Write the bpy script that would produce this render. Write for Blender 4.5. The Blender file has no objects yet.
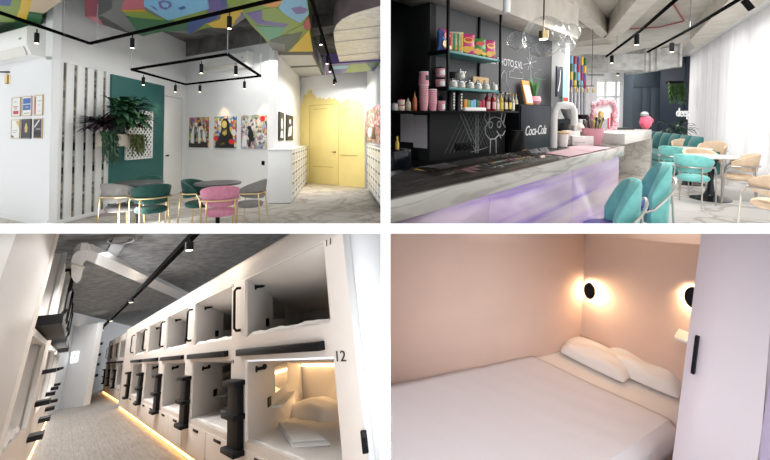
import bpy, bmesh, math, random
from mathutils import Vector as V, Matrix as MX
# The photograph is a collage of four rooms. They are built as four real rooms seen from one eye point:
# a cafe lounge (upper left), a cafe bar (upper right), a capsule dormitory (lower left), a bedroom (lower right),
# parted by two thin white boards that cross in front of the viewer.
SC = bpy.context.scene
C = SC.collection
PI = math.pi
rnd = random.Random(7)

# ------------------------------------------------------------------ camera, sky, exposure
cam = bpy.data.cameras.new('camera'); cam_o = bpy.data.objects.new('camera', cam); C.objects.link(cam_o)
cam_o.location = (0, 0, 1.5); cam_o.rotation_euler = (PI/2, 0, 0)
cam.sensor_fit = 'HORIZONTAL'; cam.sensor_width = 36.0; cam.lens = 380*36/770
cam.shift_y = -(230-127)/770.0; cam.clip_start = 0.05; cam.clip_end = 300
SC.camera = cam_o
W = bpy.data.worlds.new('sky'); SC.world = W; W.use_nodes = True
bg = W.node_tree.nodes['Background']; bg.inputs[0].default_value = (0.97, 0.985, 1.0, 1); bg.inputs[1].default_value = 1.12
SC.view_settings.view_transform = 'Standard'; SC.view_settings.look = 'None'
SC.view_settings.exposure = 0.45; SC.view_settings.gamma = 1.0; SC.view_settings.use_curve_mapping = False
SC.cycles.max_bounces = 8; SC.cycles.caustics_reflective = False; SC.cycles.caustics_refractive = False
SC.cycles.transparent_max_bounces = 16; SC.cycles.sample_clamp_indirect = 4.0

# ------------------------------------------------------------------ rooms: each is one rigid frame (origin on its floor)
def frame(Y, Z, h):
    Z = V(Z).normalized(); Y = V(Y); Y = (Y - Z*Y.dot(Z)).normalized(); X = Y.cross(Z)
    O = V((0, 0, 1.5)) - Z*h
    return MX(((X.x, Y.x, Z.x, O.x), (X.y, Y.y, Z.y, O.y), (X.z, Y.z, Z.z, O.z), (0, 0, 0, 1)))
LOUNGE = frame((0, 1, 0), (0, 11/380, 1), 1.5)
BAR = frame((0, 1, 0), (0, -15/380, 1), 1.5)
DORM = frame((-321, 380, -240), (-140, 380, 789), 1.5)
BED = frame((0, 1, 0), (0, -25/380, 1), 3.75)
ROOMS = [LOUNGE, BAR, DORM, BED]; OWNER = {}
def own(o, room): OWNER[o.name] = [r is room for r in ROOMS].index(True); return o

def lamp(room, kind, loc, power, col=(1, 1, 1), size=0.1, sy=None, aim=None, spot=1.2, blend=0.6):
    d = bpy.data.lights.new('lamp_or_fill_light', kind); o = bpy.data.objects.new('lamp_or_fill_light', d); C.objects.link(o)
    d.energy = power; d.color = col
    p = V(loc)
    if kind == 'AREA':
        d.shape = 'RECTANGLE'; d.size = size; d.size_y = sy or size
    elif kind == 'SPOT':
        d.spot_size = spot; d.spot_blend = blend; d.shadow_soft_size = size
    else:
        d.shadow_soft_size = size
    q = V(aim) - p if aim is not None else V((0, 0, -1))
    z_ = -q.normalized(); y_ = V((0, 1, 0)) if abs(z_.y) < .95 else V((0, 0, 1)); y_ = (y_-z_*y_.dot(z_)).normalized(); x_ = y_.cross(z_)
    R = MX(((x_.x, y_.x, z_.x, 0), (x_.y, y_.y, z_.y, 0), (x_.z, y_.z, z_.z, 0), (0, 0, 0, 1)))
    o.matrix_world = room @ MX.Translation(p) @ R
    return o

# ------------------------------------------------------------------ unseen area lights added to fill the rooms
lamp(LOUNGE, 'AREA', (-3.2, 7.6, 3.35), 62, (1, .98, .95), 3.0, 3.0)
lamp(LOUNGE, 'AREA', (-1.4, 10.5, 3.1), 75, (1, .98, .95), 1.2, 2.0)
lamp(BAR, 'AREA', (3.6, 5.2, 2.95), 95, (1, .97, .93), 1.5, 3.0)
lamp(BAR, 'AREA', (5.8, 8.0, 3.3), 80, (1, .98, .96), 2.0, 2.0)
lamp(BAR, 'AREA', (8.6, 14.2, 3.5), 110, (1, .99, .97), 2.0, 2.0)  # added to lift the dim rear wall
lamp(BAR, 'AREA', (9.6, 8.2, 2.0), 95, (1, 1, 1), 8.0, 3.2, aim=(6.0, 10.2, 1.8))
lamp(DORM, 'AREA', (0.2, 9.2, 3.2), 150, (1, .98, .96), .8, 6.0, aim=(1.7, 9.2, 1.0))  # corridor fill, tilted to brighten the pods
lamp(DORM, 'AREA', (1.0, 14.0, 3.3), 30, (1, .98, .96), .8, 6.0, aim=(-.4, 11.0, 1.6))
lamp(DORM, 'AREA', (0.818, 1.538, 0.946), 22, (.92, .96, 1), .5, .5, aim=(1.95, 4.0, 1.4))  # low fill added in front for the near pods and right wall
lamp(DORM, 'AREA', (0.9, 17.0, 3.2), 150, (1, .98, .96), 1.0, 9.0)
lamp(BED, 'AREA', (0.783, 1.581, 1.884), 7, (.96, .93, 1.0), 1.0, .6, aim=(1.9, 4.4, 1.1))  # unseen fill before the bed, stands in for daylight from the front

# ------------------------------------------------------------------ materials
def mat(name, col, rough=.5, metal=0.0, emit=None, es=0.0, trans=0.0, var=0.0, vs=6.0, bump=0.0, bs=40.0, alpha=1.0, spec=None, sheen=0.0, ior=None):
    m = bpy.data.materials.new(name); m.use_nodes = True
    nt = m.node_tree; b = nt.nodes['Principled BSDF']
    b.inputs['Base Color'].default_value = (*col, 1); b.inputs['Roughness'].default_value = rough; b.inputs['Metallic'].default_value = metal
    if spec is not None: b.inputs['Specular IOR Level'].default_value = spec
    if trans: b.inputs['Transmission Weight'].default_value = trans
    if ior: b.inputs['IOR'].default_value = ior
    if sheen: b.inputs['Sheen Weight'].default_value = sheen
    if alpha < 1: b.inputs['Alpha'].default_value = alpha
    if emit: b.inputs['Emission Color'].default_value = (*emit, 1); b.inputs['Emission Strength'].default_value = es
    if var or bump:
        tc = nt.nodes.new('ShaderNodeTexCoord')
    if var:
        n = nt.nodes.new('ShaderNodeTexNoise'); n.inputs['Scale'].default_value = vs; n.inputs['Detail'].default_value = 6
        nt.links.new(tc.outputs['Object'], n.inputs['Vector'])
        r = nt.nodes.new('ShaderNodeMapRange'); r.inputs[1].default_value = .3; r.inputs[2].default_value = .7
        r.inputs[3].default_value = 1-var; r.inputs[4].default_value = 1+var
        nt.links.new(n.outputs['Fac'], r.inputs[0])
        x = nt.nodes.new('ShaderNodeVectorMath'); x.operation = 'SCALE'; x.inputs[0].default_value = col
        nt.links.new(r.outputs[0], x.inputs['Scale']); nt.links.new(x.outputs[0], b.inputs['Base Color'])
    if bump:
        n2 = nt.nodes.new('ShaderNodeTexNoise'); n2.inputs['Scale'].default_value = bs; n2.inputs['Detail'].default_value = 4
        nt.links.new(tc.outputs['Object'], n2.inputs['Vector'])
        bp = nt.nodes.new('ShaderNodeBump'); bp.inputs['Strength'].default_value = bump; bp.inputs['Distance'].default_value = .02
        nt.links.new(n2.outputs['Fac'], bp.inputs['Height']); nt.links.new(bp.outputs[0], b.inputs['Normal'])
    return m

def ramp_mat(name, stops, tex='noise', scale=3.0, detail=6, distort=0.0, rough=.4, const=False, stretch=(1, 1, 1), rot=(0, 0, 0), tiles=None, lac=2.0, cell=False):
    """a pattern of colours that belongs to the surface: marble veins, concrete mottling, planks, wall paint"""
    m = bpy.data.materials.new(name); m.use_nodes = True; nt = m.node_tree; b = nt.nodes['Principled BSDF']
    b.inputs['Roughness'].default_value = rough
    tc = nt.nodes.new('ShaderNodeTexCoord'); mp = nt.nodes.new('ShaderNodeMapping')
    mp.inputs['Scale'].default_value = stretch; mp.inputs['Rotation'].default_value = rot
    nt.links.new(tc.outputs['Object'], mp.inputs['Vector'])
    if tex == 'wave':
        t = nt.nodes.new('ShaderNodeTexWave'); t.inputs['Scale'].default_value = scale; t.inputs['Distortion'].default_value = distort
        t.inputs['Detail'].default_value = detail; t.inputs['Detail Scale'].default_value = 1.2; out = t.outputs['Fac']
    elif tex == 'voronoi':
        t = nt.nodes.new('ShaderNodeTexVoronoi'); t.inputs['Scale'].default_value = scale; t.distance = 'MANHATTAN'
        sx = nt.nodes.new('ShaderNodeSeparateColor'); nt.links.new(t.outputs['Color'], sx.inputs[0]); out = sx.outputs[0]
    else:
        t = nt.nodes.new('ShaderNodeTexNoise'); t.inputs['Scale'].default_value = scale; t.inputs['Detail'].default_value = detail
        t.inputs['Distortion'].default_value = distort; out = t.outputs['Fac']
    nt.links.new(mp.outputs[0], t.inputs['Vector'])
    r = nt.nodes.new('ShaderNodeValToRGB'); cr = r.color_ramp
    if const: cr.interpolation = 'CONSTANT'
    while len(cr.elements) < len(stops): cr.elements.new(.5)
    for e, (p, c) in zip(cr.elements, stops): e.position = p; e.color = (*c, 1)
    nt.links.new(out, r.inputs[0]); res = r.outputs[0]
    if tiles:
        w, h, mortar, mc, off = tiles
        k = nt.nodes.new('ShaderNodeTexBrick'); k.offset = off; k.inputs['Scale'].default_value = 1; k.inputs['Brick Width'].default_value = w
        k.inputs['Row Height'].default_value = h; k.inputs['Mortar Size'].default_value = mortar; k.inputs['Mortar Smooth'].default_value = 0
        mp2 = nt.nodes.new('ShaderNodeMapping'); mp2.inputs['Rotation'].default_value = rot
        nt.links.new(tc.outputs['Object'], mp2.inputs['Vector']); nt.links.new(mp2.outputs[0], k.inputs['Vector'])
        mx = nt.nodes.new('ShaderNodeMix'); mx.data_type = 'RGBA'; nt.links.new(k.outputs['Fac'], mx.inputs['Factor'])
        nt.links.new(res, mx.inputs['A']); mx.inputs['B'].default_value = (*mc, 1); res = mx.outputs['Result']
    nt.links.new(res, b.inputs['Base Color'])
    return m

def cloth_mat(name, col, t=.5):
    m = bpy.data.materials.new(name); m.use_nodes = True; nt = m.node_tree; nt.nodes.remove(nt.nodes['Principled BSDF'])
    d = nt.nodes.new('ShaderNodeBsdfDiffuse'); tr = nt.nodes.new('ShaderNodeBsdfTranslucent'); x = nt.nodes.new('ShaderNodeMixShader')
    d.inputs[0].default_value = (*col, 1); tr.inputs[0].default_value = (*col, 1); x.inputs[0].default_value = t
    nt.links.new(d.outputs[0], x.inputs[1]); nt.links.new(tr.outputs[0], x.inputs[2]); nt.links.new(x.outputs[0], nt.nodes['Material Output'].inputs[0])
    return m

white = mat('white_paint', (.80, .81, .81), .6)
board_white = mat('divider_white', (.95, .95, .95), .9, spec=0)
warm_white = mat('warm_white_laminate', (.78, .72, .67), .4)
black = mat('black_metal', (.006, .006, .007), .5, spec=.12)
blackgloss = mat('black_gloss', (.008, .010, .014), .15, spec=.35)
rail_black = mat('track_rail_black', (.0015, .0015, .0015), .9, spec=.02)
brass = mat('brass', (.62, .46, .24), .28, 1.0)
steel = mat('steel', (.56, .53, .50), .3, 1.0)
plastic = mat('white_plastic', (.82, .82, .80), .35)
teal_paint = mat('teal_paint', (.022, .125, .115), .6)
concrete = ramp_mat('concrete_dark', [(.3, (.06, .06, .058)), (.5, (.12, .115, .11)), (.72, (.2, .195, .19))], scale=1.6, detail=10, distort=.6, rough=.9)
marble_floor = ramp_mat('marble_floor', [(.0, (.66, .61, .54)), (.43, (.68, .63, .56)), (.485, (.50, .44, .36)), (.54, (.68, .63, .56)), (1, (.72, .68, .62))], scale=1.1, detail=7, distort=1.2, rough=.2, stretch=(1, 1, 1), rot=(0, 0, .5), tiles=(1.2, 1.2, .010, (.36, .33, .29), 0))
def thin_glass(name):
    m = bpy.data.materials.new(name); m.use_nodes = True; nt = m.node_tree; nt.nodes.remove(nt.nodes['Principled BSDF'])
    t = nt.nodes.new('ShaderNodeBsdfTransparent'); g_ = nt.nodes.new('ShaderNodeBsdfGlossy'); g_.inputs['Roughness'].default_value = .02
    f = nt.nodes.new('ShaderNodeLayerWeight'); f.inputs[0].default_value = .17; x = nt.nodes.new('ShaderNodeMixShader')
    t.inputs[0].default_value = (.96, .97, .97, 1); g_.inputs[0].default_value = (.9, .9, .9, 1)
    nt.links.new(f.outputs['Facing'], x.inputs[0]); nt.links.new(t.outputs[0], x.inputs[1]); nt.links.new(g_.outputs[0], x.inputs[2]); nt.links.new(x.outputs[0], nt.nodes['Material Output'].inputs[0])
    return m
glass = thin_glass('clear_glass')
glow = mat('warm_glow', (1, .8, .5), .5, emit=(1, .78, .48), es=6)
lens_glow = mat('lamp_lens', (1, .9, .7), .5, emit=(1, .86, .62), es=5)
green_vel = mat('green_velvet', (.003, .056, .043), .75, sheen=.03, var=.2, vs=20)
grey_vel = mat('grey_velvet', (.20, .19, .18), .8, sheen=.08, var=.12, vs=20)
pink_vel = mat('pink_velvet', (.52, .19, .28), .8, sheen=.08, var=.12, vs=20)
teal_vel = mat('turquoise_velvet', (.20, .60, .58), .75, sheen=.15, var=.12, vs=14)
violet_lit_vel = mat('velvet_violet_lit', (.10, .07, .36), .7, sheen=.1)  # purple light on the seats is put into this colour
beige_vel = mat('beige_velvet', (.70, .53, .38), .8, sheen=.08, var=.08, vs=16)

# ------------------------------------------------------------------ mesh builder
class G:
    def __init__(s): s.bm = bmesh.new(); s.mi = 0
    def _add(s, tb, smooth=True):
        for f in tb.faces: f.material_index = s.mi; f.smooth = smooth
        me = bpy.data.meshes.new('t'); tb.to_mesh(me); tb.free(); s.bm.from_mesh(me); bpy.data.meshes.remove(me); return s
    def m(s, i): s.mi = i; return s
    def bx(s, x0, y0, z0, x1, y1, z1, bev=0, seg=2):
        tb = bmesh.new(); r = bmesh.ops.create_cube(tb, size=1)
        for v in tb.verts: v.co = V(((x0+x1)/2+v.co.x*(x1-x0), (y0+y1)/2+v.co.y*(y1-y0), (z0+z1)/2+v.co.z*(z1-z0)))
        if bev: bmesh.ops.bevel(tb, geom=tb.edges[:], offset=bev, segments=seg, affect='EDGES', profile=.5)
        bmesh.ops.recalc_face_normals(tb, faces=tb.faces[:])
        return s._add(tb)
    def hexa(s, b, t):
        """eight corners: bottom ring, top ring"""
        tb = bmesh.new(); vb = [tb.verts.new(p) for p in b]; vt = [tb.verts.new(p) for p in t]; n = len(b)
        tb.faces.new(vb); tb.faces.new(vt)
        for i in range(n): tb.faces.new((vb[i], vb[(i+1) % n], vt[(i+1) % n], vt[i]))
        bmesh.ops.recalc_face_normals(tb, faces=tb.faces[:]); return s._add(tb)
    def prism(s, poly, vec):
        vec = V(vec); poly = [V(p) for p in poly]; return s.hexa(poly, [p+vec for p in poly])
    def poly(s, pts):
        tb = bmesh.new(); tb.faces.new([tb.verts.new(p) for p in pts]); return s._add(tb)
    def cyl(s, p, q, r, seg=16, r2=None, cap=True):
        p, q = V(p), V(q); d = q-p; tb = bmesh.new()
        bmesh.ops.create_cone(tb, cap_ends=cap, segments=seg, radius1=r, radius2=r if r2 is None else r2, depth=d.length)
        bmesh.ops.transform(tb, matrix=MX.Translation((p+q)/2) @ d.to_track_quat('Z', 'Y').to_matrix().to_4x4(), verts=tb.verts)
        return s._add(tb)
    def ball(s, c, r, seg=20, rings=12):
        r = (r, r, r) if not hasattr(r, '__len__') else r
        tb = bmesh.new(); bmesh.ops.create_uvsphere(tb, u_segments=seg, v_segments=rings, radius=1)
        for v in tb.verts: v.co = V((c[0]+v.co.x*r[0], c[1]+v.co.y*r[1], c[2]+v.co.z*r[2]))
        return s._add(tb)
    def tube(s, pts, r, seg=8, closed=False):
        pts = [V(p) for p in pts]; tb = bmesh.new(); rings = []; n = len(pts); up = None
        for i, p in enumerate(pts):
            a = pts[(i-1) % n] if closed or i > 0 else p; b = pts[(i+1) % n] if closed or i < n-1 else p
            t = (b-a).normalized()
            if up is None: up = V((0, 0, 1)) if abs(t.z) < .9 else V((1, 0, 0))
            x = (up - t*up.dot(t)).normalized(); up = x; y = t.cross(x)
            rings.append([tb.verts.new(p + (x*math.cos(k*2*PI/seg) + y*math.sin(k*2*PI/seg))*r) for k in range(seg)])
        for i in range(n if closed else n-1):
            A, B = rings[i], rings[(i+1) % n]
            for k in range(seg): tb.faces.new((A[k], A[(k+1) % seg], B[(k+1) % seg], B[k]))
        if not closed: tb.faces.new(rings[0][::-1]); tb.faces.new(rings[-1])
        bmesh.ops.recalc_face_normals(tb, faces=tb.faces[:]); return s._add(tb)
    def lathe(s, prof, c=(0, 0, 0), seg=24, sx=1, sy=1):
        tb = bmesh.new(); rings = []
        for r, z in prof:
            if r < 1e-5: rings.append([tb.verts.new((c[0], c[1], c[2]+z))])
            else: rings.append([tb.verts.new((c[0]+r*sx*math.cos(k*2*PI/seg), c[1]+r*sy*math.sin(k*2*PI/seg), c[2]+z)) for k in range(seg)])
        for A, B in zip(rings, rings[1:]):
            for k in range(seg):
                a = [A[k % len(A)], A[(k+1) % seg % len(A)], B[(k+1) % seg % len(B)], B[k % len(B)]]
                a = list(dict.fromkeys(a))
                if len(a) > 2:
                    try: tb.faces.new(a)
                    except ValueError: pass
        bmesh.ops.recalc_face_normals(tb, faces=tb.faces[:]); return s._add(tb)
    def grid(s, rows, closed_u=False):
        """rows of points -> one smooth sheet"""
        tb = bmesh.new(); R = [[tb.verts.new(p) for p in r] for r in rows]
        for a, b in zip(R, R[1:]):
            n = len(a)
            for k in range(n if closed_u else n-1): tb.faces.new((a[k], a[(k+1) % n], b[(k+1) % n], b[k]))
        return s._add(tb)
    def rings(s, rows):
        """closed cross-sections -> capped smooth solid"""
        tb = bmesh.new(); R = [[tb.verts.new(p) for p in r] for r in rows]; n = len(R[0])
        for a, b in zip(R, R[1:]):
            for k in range(n): tb.faces.new((a[k], a[(k+1) % n], b[(k+1) % n], b[k]))
        tb.faces.new(R[0][::-1]); tb.faces.new(R[-1])
        bmesh.ops.recalc_face_normals(tb, faces=tb.faces[:]); return s._add(tb)

def text_into(g, body, size, at=(0, 0, 0), shear=0.0, depth=.002, sx=1.0, spacing=1.0, fit=None):
    """lettering in the x-z plane facing -y, lower left corner at `at`"""
    cu = bpy.data.curves.new('t', 'FONT'); cu.body = body; cu.size = size; cu.shear = shear; cu.extrude = depth; cu.space_character = spacing; cu.resolution_u = 3
    o = bpy.data.objects.new('t', cu); C.objects.link(o); bpy.context.view_layer.update()
    me = bpy.data.meshes.new_from_object(o.evaluated_get(bpy.context.evaluated_depsgraph_get()))
    bpy.data.objects.remove(o); bpy.data.curves.remove(cu)
    tb = bmesh.new(); tb.from_mesh(me); bpy.data.meshes.remove(me)
    if fit: sx = fit/max(v.co.x for v in tb.verts)
    for v in tb.verts: v.co = V((at[0]+v.co.x*sx, at[1]-v.co.z, at[2]+v.co.y))
    g._add(tb, False)

def obj(name, g, mats, parent=None, room=None, kind=None):
    me = bpy.data.meshes.new(name); g.bm.to_mesh(me); g.bm.free()
    for m_ in (mats if isinstance(mats, (list, tuple)) else [mats]): me.materials.append(m_)
    me.set_sharp_from_angle(angle=.6)
    o = bpy.data.objects.new(name, me); C.objects.link(o)
    if parent is not None: o.parent = parent
    elif room is not None: o.matrix_world = room
    if kind: o['kind'] = kind
    return o
def tag(o, label, cat, group=None):
    o['label'] = label; o['category'] = cat
    if group: o['group'] = group
    return o
def thing(room, name, label, cat, loc=(0, 0, 0), rz=0, group=None):
    o = bpy.data.objects.new(name, None); C.objects.link(o); o.empty_display_size = .1
    o.matrix_world = room @ MX.Translation(V(loc)) @ MX.Rotation(rz, 4, 'Z')
    return tag(own(o, room), label, cat, group)
def solo(room, name, g, mats, label, cat, loc=(0, 0, 0), rz=0, group=None):
    o = obj(name, g, mats); o.matrix_world = room @ MX.Translation(V(loc)) @ MX.Rotation(rz, 4, 'Z')
    return tag(own(o, room), label, cat, group)
def struct(name, g, mats, room): return own(obj(name, g, mats, None, room, 'structure'), room)
def dup(t, room, loc, rz, label, group=None):
    r = t.copy(); C.objects.link(r); r.matrix_world = room @ MX.Translation(V(loc)) @ MX.Rotation(rz, 4, 'Z'); r['label'] = label; own(r, room)
    if group: r['group'] = group
    for ch in list(t.children):
        c = ch.copy(); C.objects.link(c); c.parent = r
        for gch in list(ch.children):
            d = gch.copy(); C.objects.link(d); d.parent = c
    return r
class Wall:
    """a wall line seen from the room: x along the wall to the right, y into the wall, z up"""
    def __init__(s, room, p, q):
        s.room = room; s.p = V((p[0], p[1])); d = V((q[0]-p[0], q[1]-p[1])); s.L = d.length; s.d = d.normalized(); s.n = V((-s.d.y, s.d.x)); s.rz = math.atan2(s.d.y, s.d.x)
    def at(s, k, z=0, off=0):
        P = s.p + s.d*k - s.n*off; return (P.x, P.y, z)
    def thing(s, name, label, cat, k, z=0, off=0, group=None): return thing(s.room, name, label, cat, s.at(k, z, off), s.rz, group)
    def solo(s, name, g, mats, label, cat, k, z=0, off=0, group=None): return solo(s.room, name, g, mats, label, cat, s.at(k, z, off), s.rz, group)
    def struct(s, name, g, mats):
        o = struct(name, g, mats, s.room); o.matrix_world = s.room @ MX.Translation(V(s.at(0))) @ MX.Rotation(s.rz, 4, 'Z'); return o

# ------------------------------------------------------------------ the two crossing boards between the rooms
g = G(); g.bx(-.0197, 1.5, -6, .0197, 16, 7); o = obj('partition_board', g, board_white, kind='structure'); o.location = (.002, 0, 0)
g = G(); g.bx(-9, 0, -.0195, 9, 7.2, .0195); o = obj('shelf_board', g, board_white, kind='structure')
SL = math.atan2(228.5-127, 380)
o.matrix_world = MX.Translation((0, 1.5, 1.5-1.5*math.tan(SL))) @ MX.Rotation(-SL, 4, 'X')

# ------------------------------------------------------------------ furniture used in more than one place
def curved_back(a0, a1, R, th, zt, zb, n=22, lean=.04):
    rows = []
    for i in range(n+1):
        a = a0+(a1-a0)*i/n; top = zt(a); bot = zb(a); row = []
        for (dr, fz) in ((-.5, .06), (-.38, 0), (0, -.02), (.38, 0), (.5, .06), (.5, .5), (.5, .94), (.38, 1), (0, 1.02), (-.38, 1), (-.5, .94), (-.5, .5)):
            z = bot+(top-bot)*fz; r = R+dr*th+lean*(fz-.5)
            row.append((r*math.sin(a), r*math.cos(a), z))
        rows.append(row)
    return rows
def cafe_chair(room, loc, rz, label, fab, metal, group, seat_h=.47, fab_seat=None, bar=False):
    """armchair with a curved back; the front faces local -y"""
    t = thing(room, 'cafe_armchair', label, 'chair', loc, rz, group); WS_ = .86
    A = 1.95; sh = seat_h
    if bar: WS_ = .68; A = 1.45
    g = G(); g.lathe([(0, sh-.075), (.2, sh-.075), (.235, sh-.06), (.245, sh-.03), (.235, sh-.005), (.2, sh+.01), (0, sh+.015)], seg=28, sx=1.02*WS_, sy=.98*WS_); obj('seat', g, fab_seat or fab, t)
    if bar:
        zt = lambda a: sh+.36-.26*(abs(a)/A)**2.6; zb = lambda a: sh-.22
    else:
        zt = lambda a: sh+.36-.13*(abs(a)/A)**2.2; zb = lambda a: sh+.07+.05*(abs(a)/A)**2
    g = G(); g.rings(curved_back(-A, A, .255*WS_, .085 if bar else .055, zt, zb, 26, .02 if bar else .04)); obj('backrest', g, fab, t)
    rz_ = (lambda a: sh+.22-.24*(abs(a)/A)**1.6) if bar else (lambda a: sh+.16)
    g = G(); RR = .255*WS_+(.08 if bar else .042); pts = [(RR*math.sin(a), RR*math.cos(a), rz_(a)) for a in [(-A)+2*A*i/24 for i in range(25)]]
    g.tube(pts, .012); obj('back_rail', g, metal, t)
    zr = rz_(A)
    for sx in (-1, 1):
        g = G(); e = (sx*RR*math.sin(A), RR*math.cos(A), zr); g.tube([e, (sx*RR*.95, -RR*.6, zr-.08), (sx*RR*.93, -RR*.75, 0)], .011); obj('leg', g, metal, t)
        a = .75; g = G(); e = (sx*RR*math.sin(a), RR*math.cos(a), rz_(a)); g.tube([e, (sx*RR*.78, RR*.9, 0)], .011); obj('leg', g, metal, t)
    return t
def round_table(room, loc, label, r, top_m, base_m, group, h=.75, tulip=False):
    t = thing(room, 'round_table', label, 'table', loc, 0, group)
    g = G(); g.lathe([(0, h-.03), (r-.015, h-.03), (r, h-.018), (r, h-.006), (r-.008, h), (0, h)], seg=40); obj('tabletop', g, top_m, t)
    g = G()
    if tulip: g.lathe([(0, 0), (.29, 0), (.29, .012), (.2, .03), (.1, .07), (.055, .16), (.038, .32), (.05, .5), (.09, .66), (.14, h-.03), (0, h-.03)], seg=32)
    else: g.lathe([(0, 0), (.24, 0), (.24, .015), (.05, .03), (.032, .06), (.032, h-.06), (.1, h-.03), (0, h-.03)], seg=24)
    obj('pedestal', g, base_m, t)
    return t
# =================================================================== LOUNGE (upper left)
LA = Wall(LOUNGE, (-7.313, 7.265), (-5.682, 6.453)); LB = Wall(LOUNGE, (-5.682, 6.453), (-5.558, 10.608)); LC = Wall(LOUNGE, (-5.558, 10.608), (-2.626, 8.957)); LD = Wall(LOUNGE, (-2.626, 8.957), (-2.899, 13.009)); LE = Wall(LOUNGE, (-2.899, 13.009), (-0.546, 11.568))
CZ = 4.17
g = G(); g.bx(-9, 5.2, -.08, .6, 15, 0); struct('floor', g, marble_floor, LOUNGE)
g = G(); g.bx(-9, 3.0, CZ, .6, 15, CZ+.1); struct('ceiling', g, concrete, LOUNGE)
g = G(); g.bx(-2.5, 0, 0, LA.L, .12, CZ); LA.struct('wall_left', g, white)
# wall with the slatted screen: wall above it and solid wall from the green panel to the corner
S0 = (1.228, 1.46)[0]
g = G(); g.bx(0, 0, 2.44+.4, S0, .12, CZ); g.bx(S0, 0, 0, LB.L+.1, .12, CZ); LB.struct('wall_slats', g, white)
g = G(); g.bx(0, 0, 0, LC.L, .12, CZ); LC.struct('wall_posters', g, white)
g = G(); g.bx(0, 0, 0, LD.L+.1, .12, CZ); LD.struct('wall_side', g, white)
g = G(); g.bx(-.1, 0, 0, LE.L+1.2, .12, CZ); LE.struct('wall_back', g, white)
g = G(); g.bx(-.1, -.015, 0, LC.L, 0, .1); LC.struct('baseboard_posters', g, white)
g = G(); g.bx(-2.5, -.015, 0, LA.L, 0, .1); LA.struct('baseboard_left', g, white)
# yellow paint daubed over the back wall and its flush doors
yellow = mat('yellow_wall_paint', (.80, .66, .26), .55, var=.04, vs=2)
yellow_d = mat('yellow_door_gap', (.52, .38, .12), .6)
pts = [(-.02, 0)]
top = [(-.02, 2.45), (.05, 2.72), (.17, 3.0), (.3, 2.96), (.34, 3.12), (.52, 3.12), (.54, 3.0), (.7, 2.9), (.72, 2.8), (.9, 2.86), (.93, 2.78), (1.06, 2.83), (1.08, 2.74), (1.3, 2.84), (1.33, 2.76), (1.55, 2.8), (1.58, 2.7), (1.7, 2.73), (1.73, 2.62), (1.86, 2.66), (1.9, 2.73), (2.1, 2.74), (2.13, 2.66), (2.25, 2.67), (2.3, 2.72), (2.5, 2.7), (2.53, 2.58), (2.62, 2.57), (2.66, 2.3)]
g = G(); g.prism([(x, -.004, z) for x, z in pts+top+[(2.68, 0)]], (0, .004, 0))
o = LE.struct('trim_1', g, yellow)
def flush_door(wall, name, k0, k1, h, m_, gap, handle_k, label=None):
    g = G(); g.bx(k0, -.012, .01, k1, -.001, h, .003); o = wall.struct(name, g, m_)
    g = G()
    for a, b in ((k0-.02, k0), (k1, k1+.02)): g.bx(a, -.007, 0, b, -.002, h+.02)
    g.bx(k0-.02, -.007, h, k1+.02, -.002, h+.02); obj('door_gap', g, gap, o)
    g = G(); g.cyl((handle_k, -.012, 1.05), (handle_k, -.055, 1.05), .022); g.bx(handle_k-.12, -.065, 1.04, handle_k+.02, -.045, 1.06, .004); obj('door_handle', g, black, o)
    return o
dk0, dk1 = .44, 1.645
door2 = flush_door(LE, 'door_2', dk0, dk1, 2.58, yellow, yellow_d, dk1-.1)
g = G()
for a, b, h in ((.60, 1.2, 2.45),): g.bx(a, -.016, h, b, -.012, h+.02)
g.bx(.58, -.016, .55, 1.45, -.012, .57); g.bx(1.75, -.016, 2.3, 1.9, -.004, 2.32); g.bx(1.9, -.016, 2.3, 1.92, -.004, 2.42); g.bx(1.9, -.016, 2.4, 2.1, -.004, 2.42); g.bx(1.75, -.016, .95, 2.4, -.004, .97)
obj('panel_line', g, yellow_d, door2)
door1 = flush_door(LB, 'door_1', (3.147, 1.955)[0], (3.93, 1.992)[0], 2.56, plastic, mat('door_shadow_gap', (.45, .45, .44), .7), (3.273, 1.961)[0])

# slatted screen; what shows in the slots is painted on a backing
slot = ramp_mat('slot_backing', [(.0, (.02, .02, .02)), (.40, (.10, .09, .07)), (.47, (.34, .29, .23)), (.54, (.05, .05, .045)), (.6, (.5, .5, .48)), (.8, (.2, .18, .15))], scale=1.3, detail=5, distort=.3, rough=.25, stretch=(.5, 1, 2.2)); mirror = mat('mirror', (.75, .75, .74), .03, 1.0)
t = LB.thing('slat_screen', 'tall white slatted screen with five narrow dark slots beside the dark green panel', 'screen', 0, 0, 0)
edges = [(0.212, 1.465)[0], (0.28, 1.465)[0], (0.438, 1.464)[0], (0.513, 1.463)[0], (0.675, 1.463)[0], (0.749, 1.462)[0], (0.891, 1.461)[0], (0.974, 1.461)[0], (1.126, 1.46)[0], (1.204, 1.46)[0]]
b = [0]+edges+[S0]
for i in range(0, len(b), 2):
    g = G(); g.bx(b[i], -.012, .06, b[i+1], .012, 2.84, .002); obj('slat', g, white, t)
g = G(); g.bx(0, -.025, 2.835, S0, .12, 2.9, .004); obj('top_rail', g, white, t)
g = G(); g.bx(0, -.03, 0, S0, .12, .07, .004); obj('bottom_rail', g, white, t)
g = G(); g.bx(.02, .012, .06, S0, .03, 2.85); obj('slot_backing', g, slot, t)
for z0, z1 in ((1.28, 1.42), (.86, .98)):
    g = G(); g.bx(.02, .010, z0, S0, .0125, z1); obj('dark_band', g, black, t)

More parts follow.
